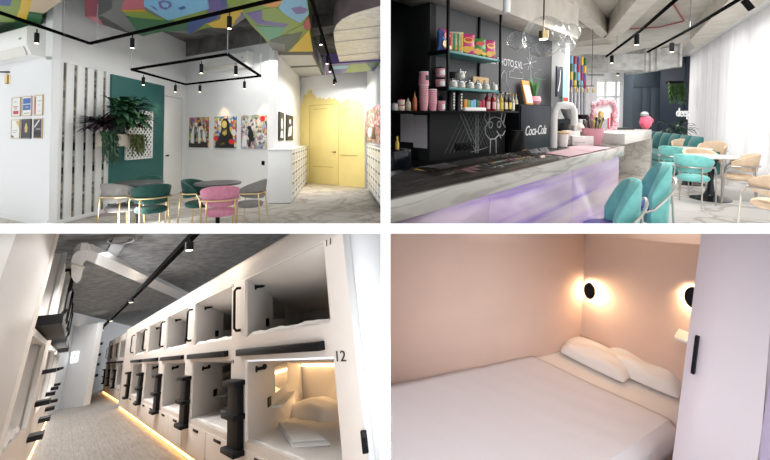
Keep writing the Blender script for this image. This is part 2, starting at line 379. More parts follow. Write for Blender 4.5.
# dark green wall panel, lattice, planter and its plants
k0, k1 = (1.316, 1.663)[0], (3.072, 1.7)[0]
g = G(); g.bx(k0, -.05, 0, k1, 0, 2.81, .004); LB.solo('wall_panel', g, teal_paint, 'matte dark green wall panel reaching from the floor to door height', 'wall panel', 0)
lat = mat('lattice_white', (.85, .85, .84), .5)
l0, l1, lz0, lz1 = (1.668, 1.457)[0], (2.561, 1.453)[0], 1.03, 2.12
g = G()
g.bx(l0, -.085, lz0, l0+.025, -.055, lz1); g.bx(l1-.025, -.085, lz0, l1, -.055, lz1); g.bx(l0, -.085, lz0, l1, -.055, lz0+.025); g.bx(l0, -.085, lz1-.025, l1, -.055, lz1)
W_, H_ = l1-l0, lz1-lz0
for sgn in (1, -1):
    k = -H_*1.0
    while k < W_:
        a0 = max(0, k); a1 = min(W_, k+H_)
        if a1-a0 > .02:
            za, zb = a0-k, a1-k
            if sgn < 0: za, zb = H_-za, H_-zb
            g.cyl((l0+a0, -.07, lz0+za), (l0+a1, -.07, lz0+zb), .014, 5)
        k += .115
LB.solo('lattice', g, lat, 'white diamond lattice hung on the dark green panel under the plants', 'lattice', 0, 0, .02)
p0, p1 = (0.885, 1.461)[0], (1.816, 1.457)[0]
pz0, pz1 = (0.897, 1.336)[1], (0.89, 1.577)[1]
cream = mat('planter_cream', (.74, .66, .55), .6)
g = G(); g.bx(p0, -.35, pz0, p1, -.08, pz1, .006)
LB.solo('planter_box', g, cream, 'long cream planter box mounted on the wall, full of green plants', 'planter', 0)
leaf_d = mat('leaf_dark', (.012, .06, .022), .45, var=.5, vs=9); leaf_m = mat('leaf_mid', (.03, .11, .04), .45, var=.4, vs=9)
leaf_o = mat('leaf_olive', (.07, .10, .02), .6, var=.4, vs=9); leaf_p = mat('leaf_plum', (.035, .02, .03), .5, var=.4, vs=9)
def leaf(g, p, d, ln, wd, droop=.3):
    p = V(p); d = V(d).normalized(); s = d.cross(V((0, 0, 1)))
    s = s.normalized() if s.length > .01 else V((1, 0, 0)); n = s.cross(d)
    rows = []
    for f, w in ((0, .06), (.25, .8), (.55, 1), (.82, .6), (1, .04)):
        c = p+d*(ln*f)-V((0, 0, droop*ln*f*f)); rows.append([c-s*wd*w*.5+n*wd*.12*w, c-n*0, c+s*wd*w*.5+n*wd*.12*w])
    g.grid(rows)
def bush(g, c, rad, n, ln, wd, seed, up=.4):
    r = random.Random(seed)
    for i in range(n):
        d = V((r.uniform(-1, 1), r.uniform(-1, .55), r.uniform(-.5, 1)+up*.3))
        p = V(c)+V((d.x*rad[0], d.y*rad[1], d.z*rad[2]))*r.uniform(.3, .95)
        leaf(g, p, d+V((r.uniform(-.4, .4), -.3, r.uniform(-.3, .4))), ln*r.uniform(.7, 1.2), wd*r.uniform(.7, 1.2), r.uniform(.2, .7))
def strands(g, x0, x1, y, z, ln, n, seed):
    r = random.Random(seed)
    for i in range(n):
        x = r.uniform(x0, x1); L = ln*r.uniform(.55, 1.05); yy = y+r.uniform(-.1, .04); pts = []
        for k in range(5):
            f = k/4; pts.append((x+r.uniform(-.02, .02)*f*2, yy-.07*math.sin(f*2), z+.06*math.sin(f*3)-L*f))
        g.tube(pts, .007, 4)
        for k in range(9):
            f = r.random(); leaf(g, (x, yy-.06, z-L*f), (r.uniform(-1, 1), -.4, -.6), .07, .022, .5)
def wall_k(k): return k
kc = (1.21, 2.166); kr = (1.725, 2.146)
g = G(); bush(g, (kc[0], -.38, pz1+.44), (.42, .34, .30), 240, .22, .11, 3); LB.solo('leafy_plant', g, [leaf_d], 'bushy dark green large leaved plant in the middle of the wall planter', 'plant', 0)
g = G(); bush(g, (kc[0]+.05, -.5, pz1+.34), (.4, .2, .2), 70, .22, .11, 5); LB.solo('leafy_plant', g, [leaf_m], 'brighter green broad leaves spilling over the front of the wall planter', 'plant', 0)
g = G(); bush(g, (kr[0], -.32, pz1+.26), (.36, .2, .3), 80, .16, .06, 8); LB.solo('leafy_plant', g, [mat('leaf_russet', (.06, .045, .02), .5, var=.6, vs=8)], 'russet green plant at the right end of the wall planter', 'plant', 0)
g = G(); r_ = random.Random(4)
for i in range(150):
    a = r_.uniform(0, 2*PI); e = r_.uniform(-.2, .6); leaf(g, (p0-.12+r_.uniform(-.12, .2), -.3, pz1+.2), (math.cos(a)*.7-.2, math.sin(a)*.6+.1, e), r_.uniform(.3, .5), .05, .25)
LB.solo('spiky_plant', g, [leaf_p], 'spiky dark purple plant at the left end of the wall planter', 'plant', 0)
g = G(); strands(g, p0-.28, p0+.1, -.34, pz1+.05, .62, 40, 11); LB.solo('trailing_plant', g, [leaf_d], 'dark trailing fern hanging below the spiky purple plant', 'plant', 0)
g = G(); strands(g, p0+.42, p0+.8, -.40, pz1, .42, 26, 12); LB.solo('trailing_plant', g, [leaf_o], 'olive green trailing fern hanging in front of the cream planter middle', 'plant', 0)

# six framed certificates
wood = mat('oak_frame', (.55, .42, .26), .5); paper = mat('paper_white', (.82, .81, .78), .7)
red_ink = mat('ink_red', (.5, .04, .07), .6); blue_ink = mat('ink_blue', (.03, .12, .42), .6); dark_ink = mat('ink_dark', (.03, .03, .035), .6); grey_ink = mat('ink_grey', (.3, .31, .32), .6); gold_ink = mat('ink_gold', (.6, .42, .15), .5)
certs = [('cream certificate with red wording in an oak frame, top left of the six', 0), ('blue certificate in an oak frame, top middle of the six', 1), ('white certificate with a red stripe in an oak frame, top right of the six', 2),
         ('white and gold certificate in an oak frame, bottom left of the six', 3), ('black certificate with a gold figure, bottom middle of the six', 4), ('dark grey certificate with a white corner in an oak frame, bottom right of the six', 5)]
cx = [((0.401, 2.06), (0.741, 2.048)), ((0.814, 2.046), (1.163, 2.033)), ((1.266, 2.03), (1.566, 2.019))]
for lab, i in certs:
    a, b2 = cx[i % 3]; k0_, k1_ = a[0], b2[0]; z0, z1 = ((1.895, 2.25), (1.49, 1.84))[i // 3]
    w, h = k1_-k0_, z1-z0
    t = LA.thing('framed_certificate', lab, 'certificate', k0_, z0, 0, 'framed certificates on the left wall')
    g = G(); fm = dark_ink if i == 4 else wood
    for (x0, zz0, x1, zz1) in ((0, 0, .012, h), (w-.012, 0, w, h), (0, 0, w, .012), (0, h-.012, w, h)): g.bx(x0, -.02, zz0, x1, 0, zz1)
    obj('frame', g, fm, t)
    g = G(); g.bx(.01, -.014, .01, w-.01, -.004, h-.01)
    y = -.0155
    def r(x0, z0_, x1, z1_, mi): g.m(mi).bx(x0*w, y, z0_*h, x1*w, y+.002, z1_*h)
    if i == 0: r(.2, .12, .8, .3, 1); r(.2, .48, .7, .53, 1); r(.3, .38, .6, .42, 2); r(.25, .75, .6, .78, 3)
    if i == 1: r(.1, .62, .9, .9, 2); r(.1, .3, .9, .58, 2); r(.2, .12, .8, .16, 3); r(.3, .42, .7, .47, 0)
    if i == 2: r(.08, .06, .2, .94, 1); r(.4, .2, .8, .22, 3); r(.4, .5, .7, .52, 3); r(.4, .7, .8, .73, 3)
    if i == 3: g.m(5).prism([(.5*w, y, .92*h), (.92*w, y, .92*h), (.92*w, y, .55*h)], (0, .002, 0)); r(.2, .4, .7, .43, 3); r(.2, .3, .6, .33, 3); g.m(4).prism([(.08*w, y, .2*h), (.08*w, y, .06*h), (.4*w, y, .06*h)], (0, .002, 0))
    if i == 4: r(.05, .04, .95, .96, 4); g.m(5).lathe([(0, .3*h), (.12*w, .34*h), (.16*w, .55*h), (.08*w, .75*h), (0, .8*h)], c=(.5*w, y, 0), sy=.1, seg=12)
    if i == 5: r(.05, .04, .95, .96, 4); r(.1, .1, .9, .38, 3); g.m(0).prism([(.1*w, y-.001, .62*h), (.1*w, y-.001, .52*h), (.75*w, y-.001, .93*h), (.6*w, y-.001, .93*h)], (0, .002, 0)); r(.3, .45, .8, .5, 0)
    obj('print', g, [paper, red_ink, blue_ink, grey_ink, dark_ink, gold_ink], t)

# air conditioners
def aircon(wall, label, k0, k1, z0, z1, dep=.24):
    w, h = k1-k0, z1-z0
    t = wall.thing('air_conditioner', label, 'air conditioner', k0, z0, 0)
    g = G(); prof = [(0, 0), (-dep*.75, 0), (-dep, h*.35), (-dep, h*.95), (-dep*.9, h), (0, h)]
    g.prism([(0, y, z) for y, z in prof], (w, 0, 0)); obj('body', g, plastic, t)
    g = G(); g.hexa([(w*.04, -dep*.80, h*.02), (w*.96, -dep*.80, h*.02), (w*.96, -dep*.98, h*.30), (w*.04, -dep*.98, h*.30)], [(w*.04, -dep*.84, -.004), (w*.96, -dep*.84, -.004), (w*.96, -dep*1.02, h*.29), (w*.04, -dep*1.02, h*.29)]); obj('louver', g, mat('ac_louver', (.70, .68, .62), .4), t)
    g = G(); g.bx(w*.9, -dep-.004, h*.55, w*.93, -dep, h*.62); obj('display', g, grey_ink, t)
aircon(LA, 'white split air conditioner high on the left wall above the certificates', -1.2, (1.589, 3.202)[0], (1.797, 2.91)[1], (1.772, 3.393)[1], .26)
aircon(LC, 'white split air conditioner under the concrete beam above the posters', (0.871, 3.431)[0], (2.667, 3.383)[0], (1.871, 3.236)[1], (1.864, 3.616)[1], .22)

# canvases: plain generic pictures
def art_mat(name, sc, stops): return ramp_mat(name, stops, tex='voronoi', scale=sc, rough=.5, const=True)
art1 = art_mat('art_patches_warm', 14, [(0, (.5, .06, .03)), (.15, (.62, .3, .04)), (.3, (.10, .09, .09)), (.45, (.12, .3, .1)), (.58, (.45, .4, .38)), (.7, (.25, .1, .4)), (.82, (.65, .55, .1)), (.9, (.05, .05, .05))])
art2 = art_mat('art_patches_blue', 13, [(0, (.05, .16, .4)), (.2, (.6, .58, .5)), (.4, (.62, .45, .05)), (.55, (.65, .66, .62)), (.7, (.2, .35, .3)), (.85, (.55, .08, .08))])
art3 = art_mat('art_patches_pale', 16, [(0, (.66, .62, .58)), (.22, (.3, .36, .5)), (.38, (.62, .5, .3)), (.5, (.55, .2, .25)), (.6, (.7, .68, .66)), (.75, (.35, .42, .22)), (.88, (.12, .12, .16))])
art4 = art_mat('art_patches_rose', 15, [(0, (.6, .08, .12)), (.3, (.65, .4, .4)), (.5, (.1, .3, .1)), (.65, (.7, .65, .6)), (.8, (.08, .07, .08))])
blackink = mat('art_black', (.015, .015, .016), .5); whiteink = mat('art_white', (.75, .75, .74), .5); yel_ink = mat('art_yellow', (.72, .6, .16), .5); red_art = mat('art_red', (.65, .03, .03), .5)
def canvas(wall, name, label, cat, k0, k1, z0, z1, m_, shapes, group=None, dep=.035):
    w, h = k1-k0, z1-z0
    t = wall.thing(name, label, cat, k0, z0, 0, group)
    g = G(); g.bx(0, -dep, 0, w, -.002, h, .003); obj('canvas', g, m_, t)
    g = G()
    for mi, kind, a in shapes:
        g.m(mi)
        if kind == 'e':
            x, z, rx, rz = a; g.prism([(w*x+w*rx*math.cos(q*PI/9), -dep-.002, h*z+h*rz*math.sin(q*PI/9)) for q in range(18)], (0, .002, 0))
        else: g.prism([(w*x, -dep-.0015, h*z) for x, z in a], (0, .0015, 0))
    obj('print', g, [blackink, whiteink, yel_ink, red_art], t)
PG = 'colourful canvases on the white wall'
pk = [(0.192, 1.721)[0], (1.0, 1.713)[0], (1.237, 1.711)[0], (2.089, 1.702)[0], (2.279, 1.7)[0], (3.148, 1.691)[0]]
z0, z1 = 1.245, 2.06
canvas(LC, 'canvas_print', 'graffiti canvas with two white and black blotches on a dark ground, leftmost of three', 'picture', pk[0], pk[1], z0, z1, art1,
       [(0, 'p', [(0, 0), (1, 0), (1, .2), (0, .16)]), (1, 'p', [(.1, .14), (.28, .12), (.3, .4), (.5, .55), (.42, .74), (.22, .7), (.12, .45)]), (0, 'p', [(.25, .3), (.4, .3), (.45, .68), (.3, .72)]), (1, 'p', [(.5, .12), (.62, .14), (.66, .4), (.85, .15), (.93, .18), (.84, .5), (.7, .72), (.52, .66)]), (0, 'p', [(.62, .3), (.72, .34), (.75, .6), (.6, .58)]), (1, 'e', (.38, .78, .09, .06)), (0, 'e', (.58, .76, .1, .06))], PG)
canvas(LC, 'canvas_print', 'graffiti canvas with a large black bell shape and yellow spots, middle of three', 'picture', pk[2], pk[3], z0, z1, art2,
       [(0, 'p', [(.1, 0), (.14, .25), (.3, .4), (.36, .6), (.36, .8), (.46, .93), (.6, .93), (.72, .8), (.74, .55), (.88, .36), (.95, 0)]), (2, 'e', (.5, .74, .11, .12)), (2, 'p', [(.42, .58), (.6, .58), (.62, .44), (.5, .38), (.4, .46)]), (3, 'e', (.12, .3, .1, .09)), (3, 'e', (.82, .2, .12, .08)), (2, 'p', [(.3, .12), (.5, .18), (.55, .08), (.36, .05)])], PG)
canvas(LC, 'canvas_print', 'pale graffiti canvas with a red disc and a black tapered shape, rightmost of three', 'picture', pk[4], pk[5], z0, z1, art3,
       [(0, 'p', [(.3, .05), (.34, .3), (.28, .38), (.34, .6), (.44, .6), (.5, .45), (.56, .22), (.42, .2), (.4, .05)]), (0, 'e', (.34, .62, .08, .06)), (3, 'e', (.87, .88, .1, .09)), (1, 'p', [(.05, .05), (.25, .05), (.24, .4), (.08, .36)])], PG)
canvas(LD, 'framed_print', 'narrow black and white framed print on the side wall, nearer the posters', 'picture', (0.479, 1.823)[0], (1.097, 1.844)[0], 1.43, 2.16, blackink, [(1, 'e', (.5, .6, .2, .2)), (1, 'p', [(.2, .1), (.8, .1), (.7, .35), (.3, .35)])], 'black and white prints on the side wall')
canvas(LD, 'framed_print', 'narrow black and white framed print on the side wall, nearer the yellow door', 'picture', (1.438, 1.856)[0], (2.443, 1.89)[0], 1.43, 2.15, blackink, [(1, 'p', [(.2, .15), (.7, .2), (.8, .6), (.3, .5)]), (1, 'e', (.5, .75, .15, .1))], 'black and white prints on the side wall')
LR = Wall(LOUNGE, (-0.567, 11.686), (-0.094, 8.957))
g = G(); g.bx(-.05, .0, 0, LR.L+1.5, .1, CZ); LR.struct('wall_right', g, white)
canvas(LR, 'canvas_print', 'rose and green graffiti canvas above the right hand lockers by the yellow wall', 'picture', .02, LR.L-.0+.4, 1.378, 2.313, art4, [(1, 'e', (.3, .3, .12, .15)), (0, 'p', [(.4, .1), (.7, .1), (.6, .5)])])
# socket
k = (3.034, 0.902)
t = LC.thing('wall_socket', 'black square wall socket below the red disc canvas', 'socket', k[0], k[1], 0)
g = G(); g.bx(-.05, -.012, -.05, .05, 0, .05, .004); obj('plate', g, black, t)
g = G(); g.cyl((0, -.011, 0), (0, -.014, 0), .03); obj('socket_face', g, blackgloss, t)

# lockers with small vents
vent = mat('vent_dark', (.03, .03, .03), .6)
locker_m = mat('locker_white', (.78, .79, .79), .25)
def locker(name, label, a, b, dep, h, off_left):
    w = Wall(LOUNGE, a, b); t = w.thing(name, label, 'cabinet', 0, 0, 0)
    g = G(); g.bx(0, 0, .03, w.L, dep, h-.03, .004); obj('body', g, locker_m, t)
    g = G(); g.bx(-.02, -.02, h-.03, w.L, dep, h, .006); obj('top', g, locker_m, t)
    g = G(); g.bx(.02, .03, 0, w.L-.02, dep-.03, .03); obj('plinth', g, grey_ink, t)
    rows = 5
    cols = max(3, int(w.L/.55))
    for i in range(rows):
        for j in range(cols):
            cw = w.L/cols; ch = (h-.1)/rows; x = j*cw; z = .05+i*ch
            d = G(); d.bx(x+.012, -.014, z+.008, x+cw-.012, 0, z+ch-.008, .003); dd = obj('locker_door', d, locker_m, t)
            d = G()
            for q in range(3): d.bx(x+cw*(.2+.22*q), -.017, z+ch*.6, x+cw*(.2+.22*q)+.07, -.013, z+ch*.8)
            obj('vent_grille', d, vent, dd)
    return t
locker('locker_cabinet', 'low white locker cabinet with dark vent slots standing against the side wall', (-2.137, 8.687), (-2.63, 12.863), .52, 1.248, 0)
locker('locker_cabinet', 'white locker cabinet with dark vent slots at the right edge beside the yellow wall', (-0.531, 11.568), (0.0, 7.452), .5, 1.346, 1)

# tables and armchairs
tab_top = mat('table_top_dark', (.05, .052, .055), .3)
TG, CG = 'round cafe tables in the lounge', 'velvet armchairs in the lounge'
round_table(LOUNGE, (*(-3.926, 6.065), 0), 'round dark cafe table below the wall planter', .36, tab_top, black, TG, .80)
round_table(LOUNGE, (*(-2.638, 6.027), 0), 'round dark cafe table below the canvases', .35, tab_top, black, TG, .80)
def face(a, b): return math.atan2(b[0]-a[0], -(b[1]-a[1]))   # turn so the chair's front points at b
T1, T2 = (-3.926, 6.065), (-2.638, 6.027)
for xy, T, dr, lab, fab in (((-4.019, 5.818), T1, .15, 'grey velvet armchair left of the table by the slatted screen', grey_vel),
                        ((-3.487, 5.695), T1, -.1, 'green velvet armchair with its back to the viewer at the table under the plants', green_vel),
                        ((-4.193, 6.686), T1, 0, 'green velvet armchair behind the table, against the dark green panel', green_vel),
                        ((-3.006, 6.174), T2, .3, 'green velvet armchair left of the table under the canvases', green_vel),
                        ((-2.374, 5.501), T2, 0, 'pink velvet armchair with its back to the viewer', pink_vel),
                        ((-2.182, 6.174), T2, -.3, 'grey velvet armchair right of the table under the canvases', grey_vel)):
    cafe_chair(LOUNGE, (*xy, 0), face(xy, T)+dr, lab, fab, brass, CG)

# suspended track lights
def spot(t_par, name, p, h=.16, r=.032, m_=black, on=True):
    g = G(); g.cyl((p[0], p[1], p[2]), (p[0], p[1], p[2]-.05), .008, 8); g.cyl((p[0], p[1], p[2]-.05), (p[0], p[1], p[2]-.05-h), r, 14); s_ = obj(name, g, m_, t_par)
    g = G(); g.cyl((p[0], p[1], p[2]-.05-h+.004), (p[0], p[1], p[2]-.054-h), r*.8, 12); obj('lens', g, lens_glow if on else black, s_)
def track(room, label, pts, spots, wires, closed=False, r=.02, ztop=CZ, h=.16, rs=.032, lit=()):
    t = thing(room, 'track_light', label, 'track light', pts[0])
    o0 = V(pts[0]); L = [V(p)-o0 for p in pts]; g = G()
    n = len(L)
    for i in range(n if closed else n-1):
        a, b = L[i], L[(i+1) % n]; d = (b-a).normalized(); s_ = d.cross(V((0, 0, 1))).normalized()*r; u = V((0, 0, r))
        g.hexa([a-s_-u, a+s_-u, b+s_-u, b-s_-u], [a-s_+u, a+s_+u, b+s_+u, b-s_+u])
    obj('rail', g, rail_black, t)
    for p in wires:
        q = V(p)-o0; g = G(); g.cyl(q, (q.x, q.y, ztop-o0.z), .006, 6); obj('suspension_wire', g, grey_ink, t)
    for p in spots: spot(t, 'spotlight', V(p)-o0-V((0, 0, r)), h, rs)
    return t
Fr = [(-4.998, 7.456, 2.85), (-5.029, 9.54, 2.85), (-2.712, 8.242, 2.85), (-2.541, 6.095, 2.85)]
sp = [(-5.096, 7.983, 2.85), (-5.098, 9.212, 2.85), (-4.502, 9.212, 2.85), (-3.189, 8.59, 2.85), (-3.177, 6.543, 2.85), (-2.648, 6.717, 2.85)]
track(LOUNGE, 'small black rectangular track light hung by wires in front of the canvases', Fr, sp, [Fr[0], Fr[3], Fr[2]], True)
Bt = [(-4.588, 4.061, 3.0), (-4.685, 5.993, 3.0), (-1.004, 3.974, 3.0)]
track(LOUNGE, 'large black track light frame crossing the painted ceiling', Bt, [(-4.747, 5.143, 3.0), (-3.626, 5.416, 3.0), (-1.837, 4.449, 3.0)], [(-4.632, 5.442, 3.0), (-4.502, 5.899, 3.0)], r=.018, h=.14, rs=.028)
Lt = [(-0.945, 4.803, 3.3), (-1.091, 6.53, 3.3), (-1.693, 13.639, 3.3)]
track(LOUNGE, 'straight black track light running towards the yellow wall', Lt, [(-1.077, 6.346, 3.3), (-1.229, 8.002, 3.3), (-1.303, 8.955, 3.3), (-1.506, 11.17, 3.3), (-1.662, 13.113, 3.3)], [])
t = thing(LOUNGE, 'track_light', 'short brass twin spotlight at the far left above the certificates', 'track light', (-7.295, 7.167, 2.75))
g = G(); g.bx(-.3, -.012, -.012, .32, .012, .012); obj('rail', g, black, t)
for x in (.13, .21): spot(t, 'spotlight', V((x, 0, -.01)), .16, .03, brass, False)
def wash(i, wall, e, off):
    a = V(sp[i]); k_ = (V((a.x, a.y))-wall.p).dot(wall.d); p = wall.at(k_, a.z-.27, off); q = wall.at(k_, 1.2, .1)
    lamp(LOUNGE, 'SPOT', p, e, (1, .66, .34), .03, aim=q, spot=1.35, blend=.8)
wash(2, LC, 16, .26); wash(3, LC, 16, .26); wash(1, LB, 8, .24); wash(0, LB, 8, .26)

# concrete beam, painted ducts, silver duct
beam = ramp_mat('concrete_beam', [(.3, (.07, .07, .066)), (.5, (.13, .125, .12)), (.75, (.2, .195, .19))], scale=2.2, detail=9, distort=.4, rough=.9)
g = G(); g.bx(-.02, -.06, 3.786, LC.L+.8, .3, CZ)
LC.struct('ceiling_beam', g, beam)
for i, (u0, v0, u1, v1) in enumerate(((300, 40, 345, 33),)):
    pass
g = G(); g.prism([(-1.969, 9.058, 3.9), (-0.898, 8.461, 3.9), (-0.842, 7.937, 3.9), (-1.806, 8.305, 3.9)], (0, 0, .25)); struct('ceiling_beam', g, beam, LOUNGE)
PC = dict(k=(.02, .02, .022), b=(.03, .09, .32), lb=(.22, .48, .68), l=(.24, .35, .03), y=(.72, .5, .02), c=(.62, .5, .36), g=(.015, .16, .05), dg=(.01, .07, .02), m=(.28, .01, .06), p=(.55, .16, .22), gr=(.2, .2, .2), dgr=(.05, .055, .06), v=(.16, .12, .36), o=(.68, .3, .04), lg=(.1, .38, .2), r=(.42, .02, .08), w=(.6, .6, .58))
PK = list(PC); PM = [mat('paint_'+n, tuple(.92*c_**1.18 for c_ in PC[n]), .45) for n in ('k', 'b', 'lb', 'l', 'y', 'c', 'g', 'dg', 'm', 'p', 'gr', 'dgr', 'v', 'o', 'lg', 'r', 'w')]
def painted(name, label, base_i, outline, height, patches):
    t = thing(LOUNGE, name, label, 'air duct', outline[0]); o0 = V(outline[0])
    g = G(); g.prism([V(p)-o0 for p in outline], (0, 0, height)); obj('casing', g, PM[PK.index(base_i)], t)
    g = G()
    for n, (c_, poly) in enumerate(patches): g.m(PK.index(c_)).prism([V(p)-o0-V((0, 0, .003+.0007*n)) for p in poly], (0, 0, .003+.0007*n))
    obj('painted_pattern', g, PM, t)
    return t
painted('painted_duct', 'green, blue, yellow and cream painted ceiling duct above the left air conditioner', 'g', [(-5.635, 4.756, 3.5), (-4.255, 5.013, 3.5), (-4.683, 5.454, 3.5), (-5.458, 6.027, 3.5), (-5.58, 6.126, 3.5), (-6.201, 6.795, 3.5), (-6.327, 6.795, 3.5), (-7.07, 7.186, 3.5), (-11.415, 9.694, 3.5)], 0.4, [
    ('b', [(-5.635, 4.756, 3.5), (-5.084, 5.152, 3.5), (-5.394, 5.454, 3.5), (-5.684, 5.705, 3.5), (-6.452, 5.454, 3.5)]),
    ('l', [(-5.084, 5.152, 3.5), (-4.894, 5.082, 3.5), (-5.263, 5.454, 3.5), (-5.618, 5.793, 3.5), (-6.153, 6.281, 3.5), (-6.849, 5.793, 3.5), (-6.452, 5.454, 3.5), (-5.684, 5.705, 3.5)]),
    ('y', [(-4.894, 5.082, 3.5), (-4.759, 5.082, 3.5), (-5.118, 5.454, 3.5), (-5.609, 5.931, 3.5), (-6.087, 6.388, 3.5), (-6.153, 6.281, 3.5), (-5.618, 5.793, 3.5)]),
    ('c', [(-4.759, 5.082, 3.5), (-4.255, 5.013, 3.5), (-4.683, 5.454, 3.5), (-5.458, 6.027, 3.5), (-5.609, 5.931, 3.5), (-5.118, 5.454, 3.5)]),
    ('l', [(-6.849, 5.793, 3.5), (-6.153, 6.281, 3.5), (-6.399, 6.499, 3.5), (-7.546, 6.388, 3.5)]),
    ('dg', [(-7.546, 6.388, 3.5), (-6.399, 6.499, 3.5), (-7.108, 7.186, 3.5), (-10.727, 9.106, 3.5)]),
    ('g', [(-5.653, 5.979, 3.5), (-5.58, 6.126, 3.5), (-6.201, 6.795, 3.5), (-6.139, 6.443, 3.5)])])
painted('painted_duct', 'wide painted ceiling duct with magenta end, grey, pink and green bands in the middle', 'gr', [(-3.867, 4.839, 3.6), (-5.166, 6.486, 3.6), (-5.252, 6.945, 3.6), (-5.005, 7.769, 3.6), (-4.359, 7.403, 3.6), (-3.939, 7.619, 3.6), (-3.388, 7.134, 3.6), (-2.941, 7.2, 3.6), (-2.359, 6.486, 3.6), (-2.003, 6.13, 3.6), (-1.538, 4.693, 3.6)], 0.5, [
    ('m', [(-3.867, 4.839, 3.6), (-3.699, 4.839, 3.6), (-4.983, 6.54, 3.6), (-5.166, 6.486, 3.6)]),
    ('p', [(-5.166, 6.486, 3.6), (-4.963, 6.513, 3.6), (-5.233, 7.07, 3.6), (-5.252, 6.945, 3.6)]),
    ('dgr', [(-3.699, 4.839, 3.6), (-3.506, 4.839, 3.6), (-4.412, 6.083, 3.6), (-4.868, 6.432, 3.6), (-4.902, 6.432, 3.6)]),
    ('dgr', [(-4.983, 6.54, 3.6), (-4.873, 6.486, 3.6), (-5.102, 7.546, 3.6), (-5.164, 7.403, 3.6), (-5.224, 7.007, 3.6)]),
    ('p', [(-3.248, 4.839, 3.6), (-3.08, 4.839, 3.6), (-3.879, 6.083, 3.6), (-4.316, 6.155, 3.6)]),
    ('o', [(-4.333, 6.179, 3.6), (-3.925, 6.13, 3.6), (-3.954, 6.228, 3.6), (-4.319, 6.329, 3.6)]),
    ('l', [(-4.351, 6.228, 3.6), (-3.954, 6.228, 3.6), (-3.939, 6.595, 3.6), (-3.863, 6.708, 3.6), (-4.41, 6.54, 3.6)]),
    ('g', [(-4.46, 6.486, 3.6), (-3.88, 6.736, 3.6), (-3.713, 6.824, 3.6), (-4.359, 7.403, 3.6), (-5.005, 7.769, 3.6), (-4.869, 7.403, 3.6)]),
    ('l', [(-3.729, 6.595, 3.6), (-2.954, 6.179, 3.6), (-2.992, 6.329, 3.6), (-3.414, 6.595, 3.6), (-3.818, 6.884, 3.6)]),
    ('b', [(-3.472, 6.708, 3.6), (-2.801, 6.278, 3.6), (-2.9, 6.54, 3.6), (-3.919, 7.619, 3.6), (-3.858, 7.2, 3.6)]),
    ('g', [(-3.888, 6.945, 3.6), (-3.501, 6.765, 3.6), (-3.871, 7.334, 3.6), (-4.339, 7.403, 3.6)]),
    ('l', [(-3.862, 7.546, 3.6), (-3.224, 6.824, 3.6), (-3.208, 7.07, 3.6), (-3.566, 7.266, 3.6)]),
    ('y', [(-3.252, 6.884, 3.6), (-2.913, 6.651, 3.6), (-2.718, 6.278, 3.6), (-2.23, 6.083, 3.6), (-2.631, 6.651, 3.6), (-2.941, 7.2, 3.6), (-3.255, 7.134, 3.6)]),
    ('v', [(-2.359, 4.839, 3.6), (-2.152, 4.839, 3.6), (-2.515, 5.99, 3.6), (-2.84, 6.329, 3.6), (-2.931, 6.13, 3.6)]),
    ('b', [(-2.23, 4.839, 3.6), (-2.101, 4.839, 3.6), (-2.477, 5.899, 3.6), (-2.614, 6.036, 3.6)]),
    ('l', [(-2.101, 4.839, 3.6), (-1.538, 4.693, 3.6), (-1.973, 6.036, 3.6), (-2.199, 6.13, 3.6), (-2.499, 5.99, 3.6)]),
    ('v', [(-2.418, 6.278, 3.6), (-2.037, 6.036, 3.6), (-2.003, 6.13, 3.6), (-2.306, 6.432, 3.6), (-2.469, 6.595, 3.6)])])
painted('ceiling_cassette', 'light blue ceiling cassette with a purple scrawl among the painted ducts', 'lb', [(-2.988, 4.655, 3.52), (-2.269, 4.655, 3.52), (-2.757, 5.897, 3.52), (-3.732, 6.48, 3.52), (-3.69, 5.762, 3.52)], 0.2, [
    ('v', [(-3.373, 5.59, 3.52), (-3.251, 5.509, 3.52), (-3.18, 5.59, 3.52), (-3.261, 5.762, 3.52), (-3.458, 5.943, 3.52), (-3.498, 5.851, 3.52)]),
    ('lb', [(-3.353, 5.632, 3.52), (-3.269, 5.59, 3.52), (-3.257, 5.675, 3.52), (-3.348, 5.806, 3.52), (-3.425, 5.806, 3.52)]),
    ('v', [(-3.571, 5.718, 3.52), (-3.56, 5.851, 3.52), (-3.612, 5.991, 3.52), (-3.606, 5.851, 3.52)]),
    ('b', [(-3.218, 5.851, 3.52), (-3.077, 5.762, 3.52), (-3.093, 5.851, 3.52), (-3.221, 5.943, 3.52)])])
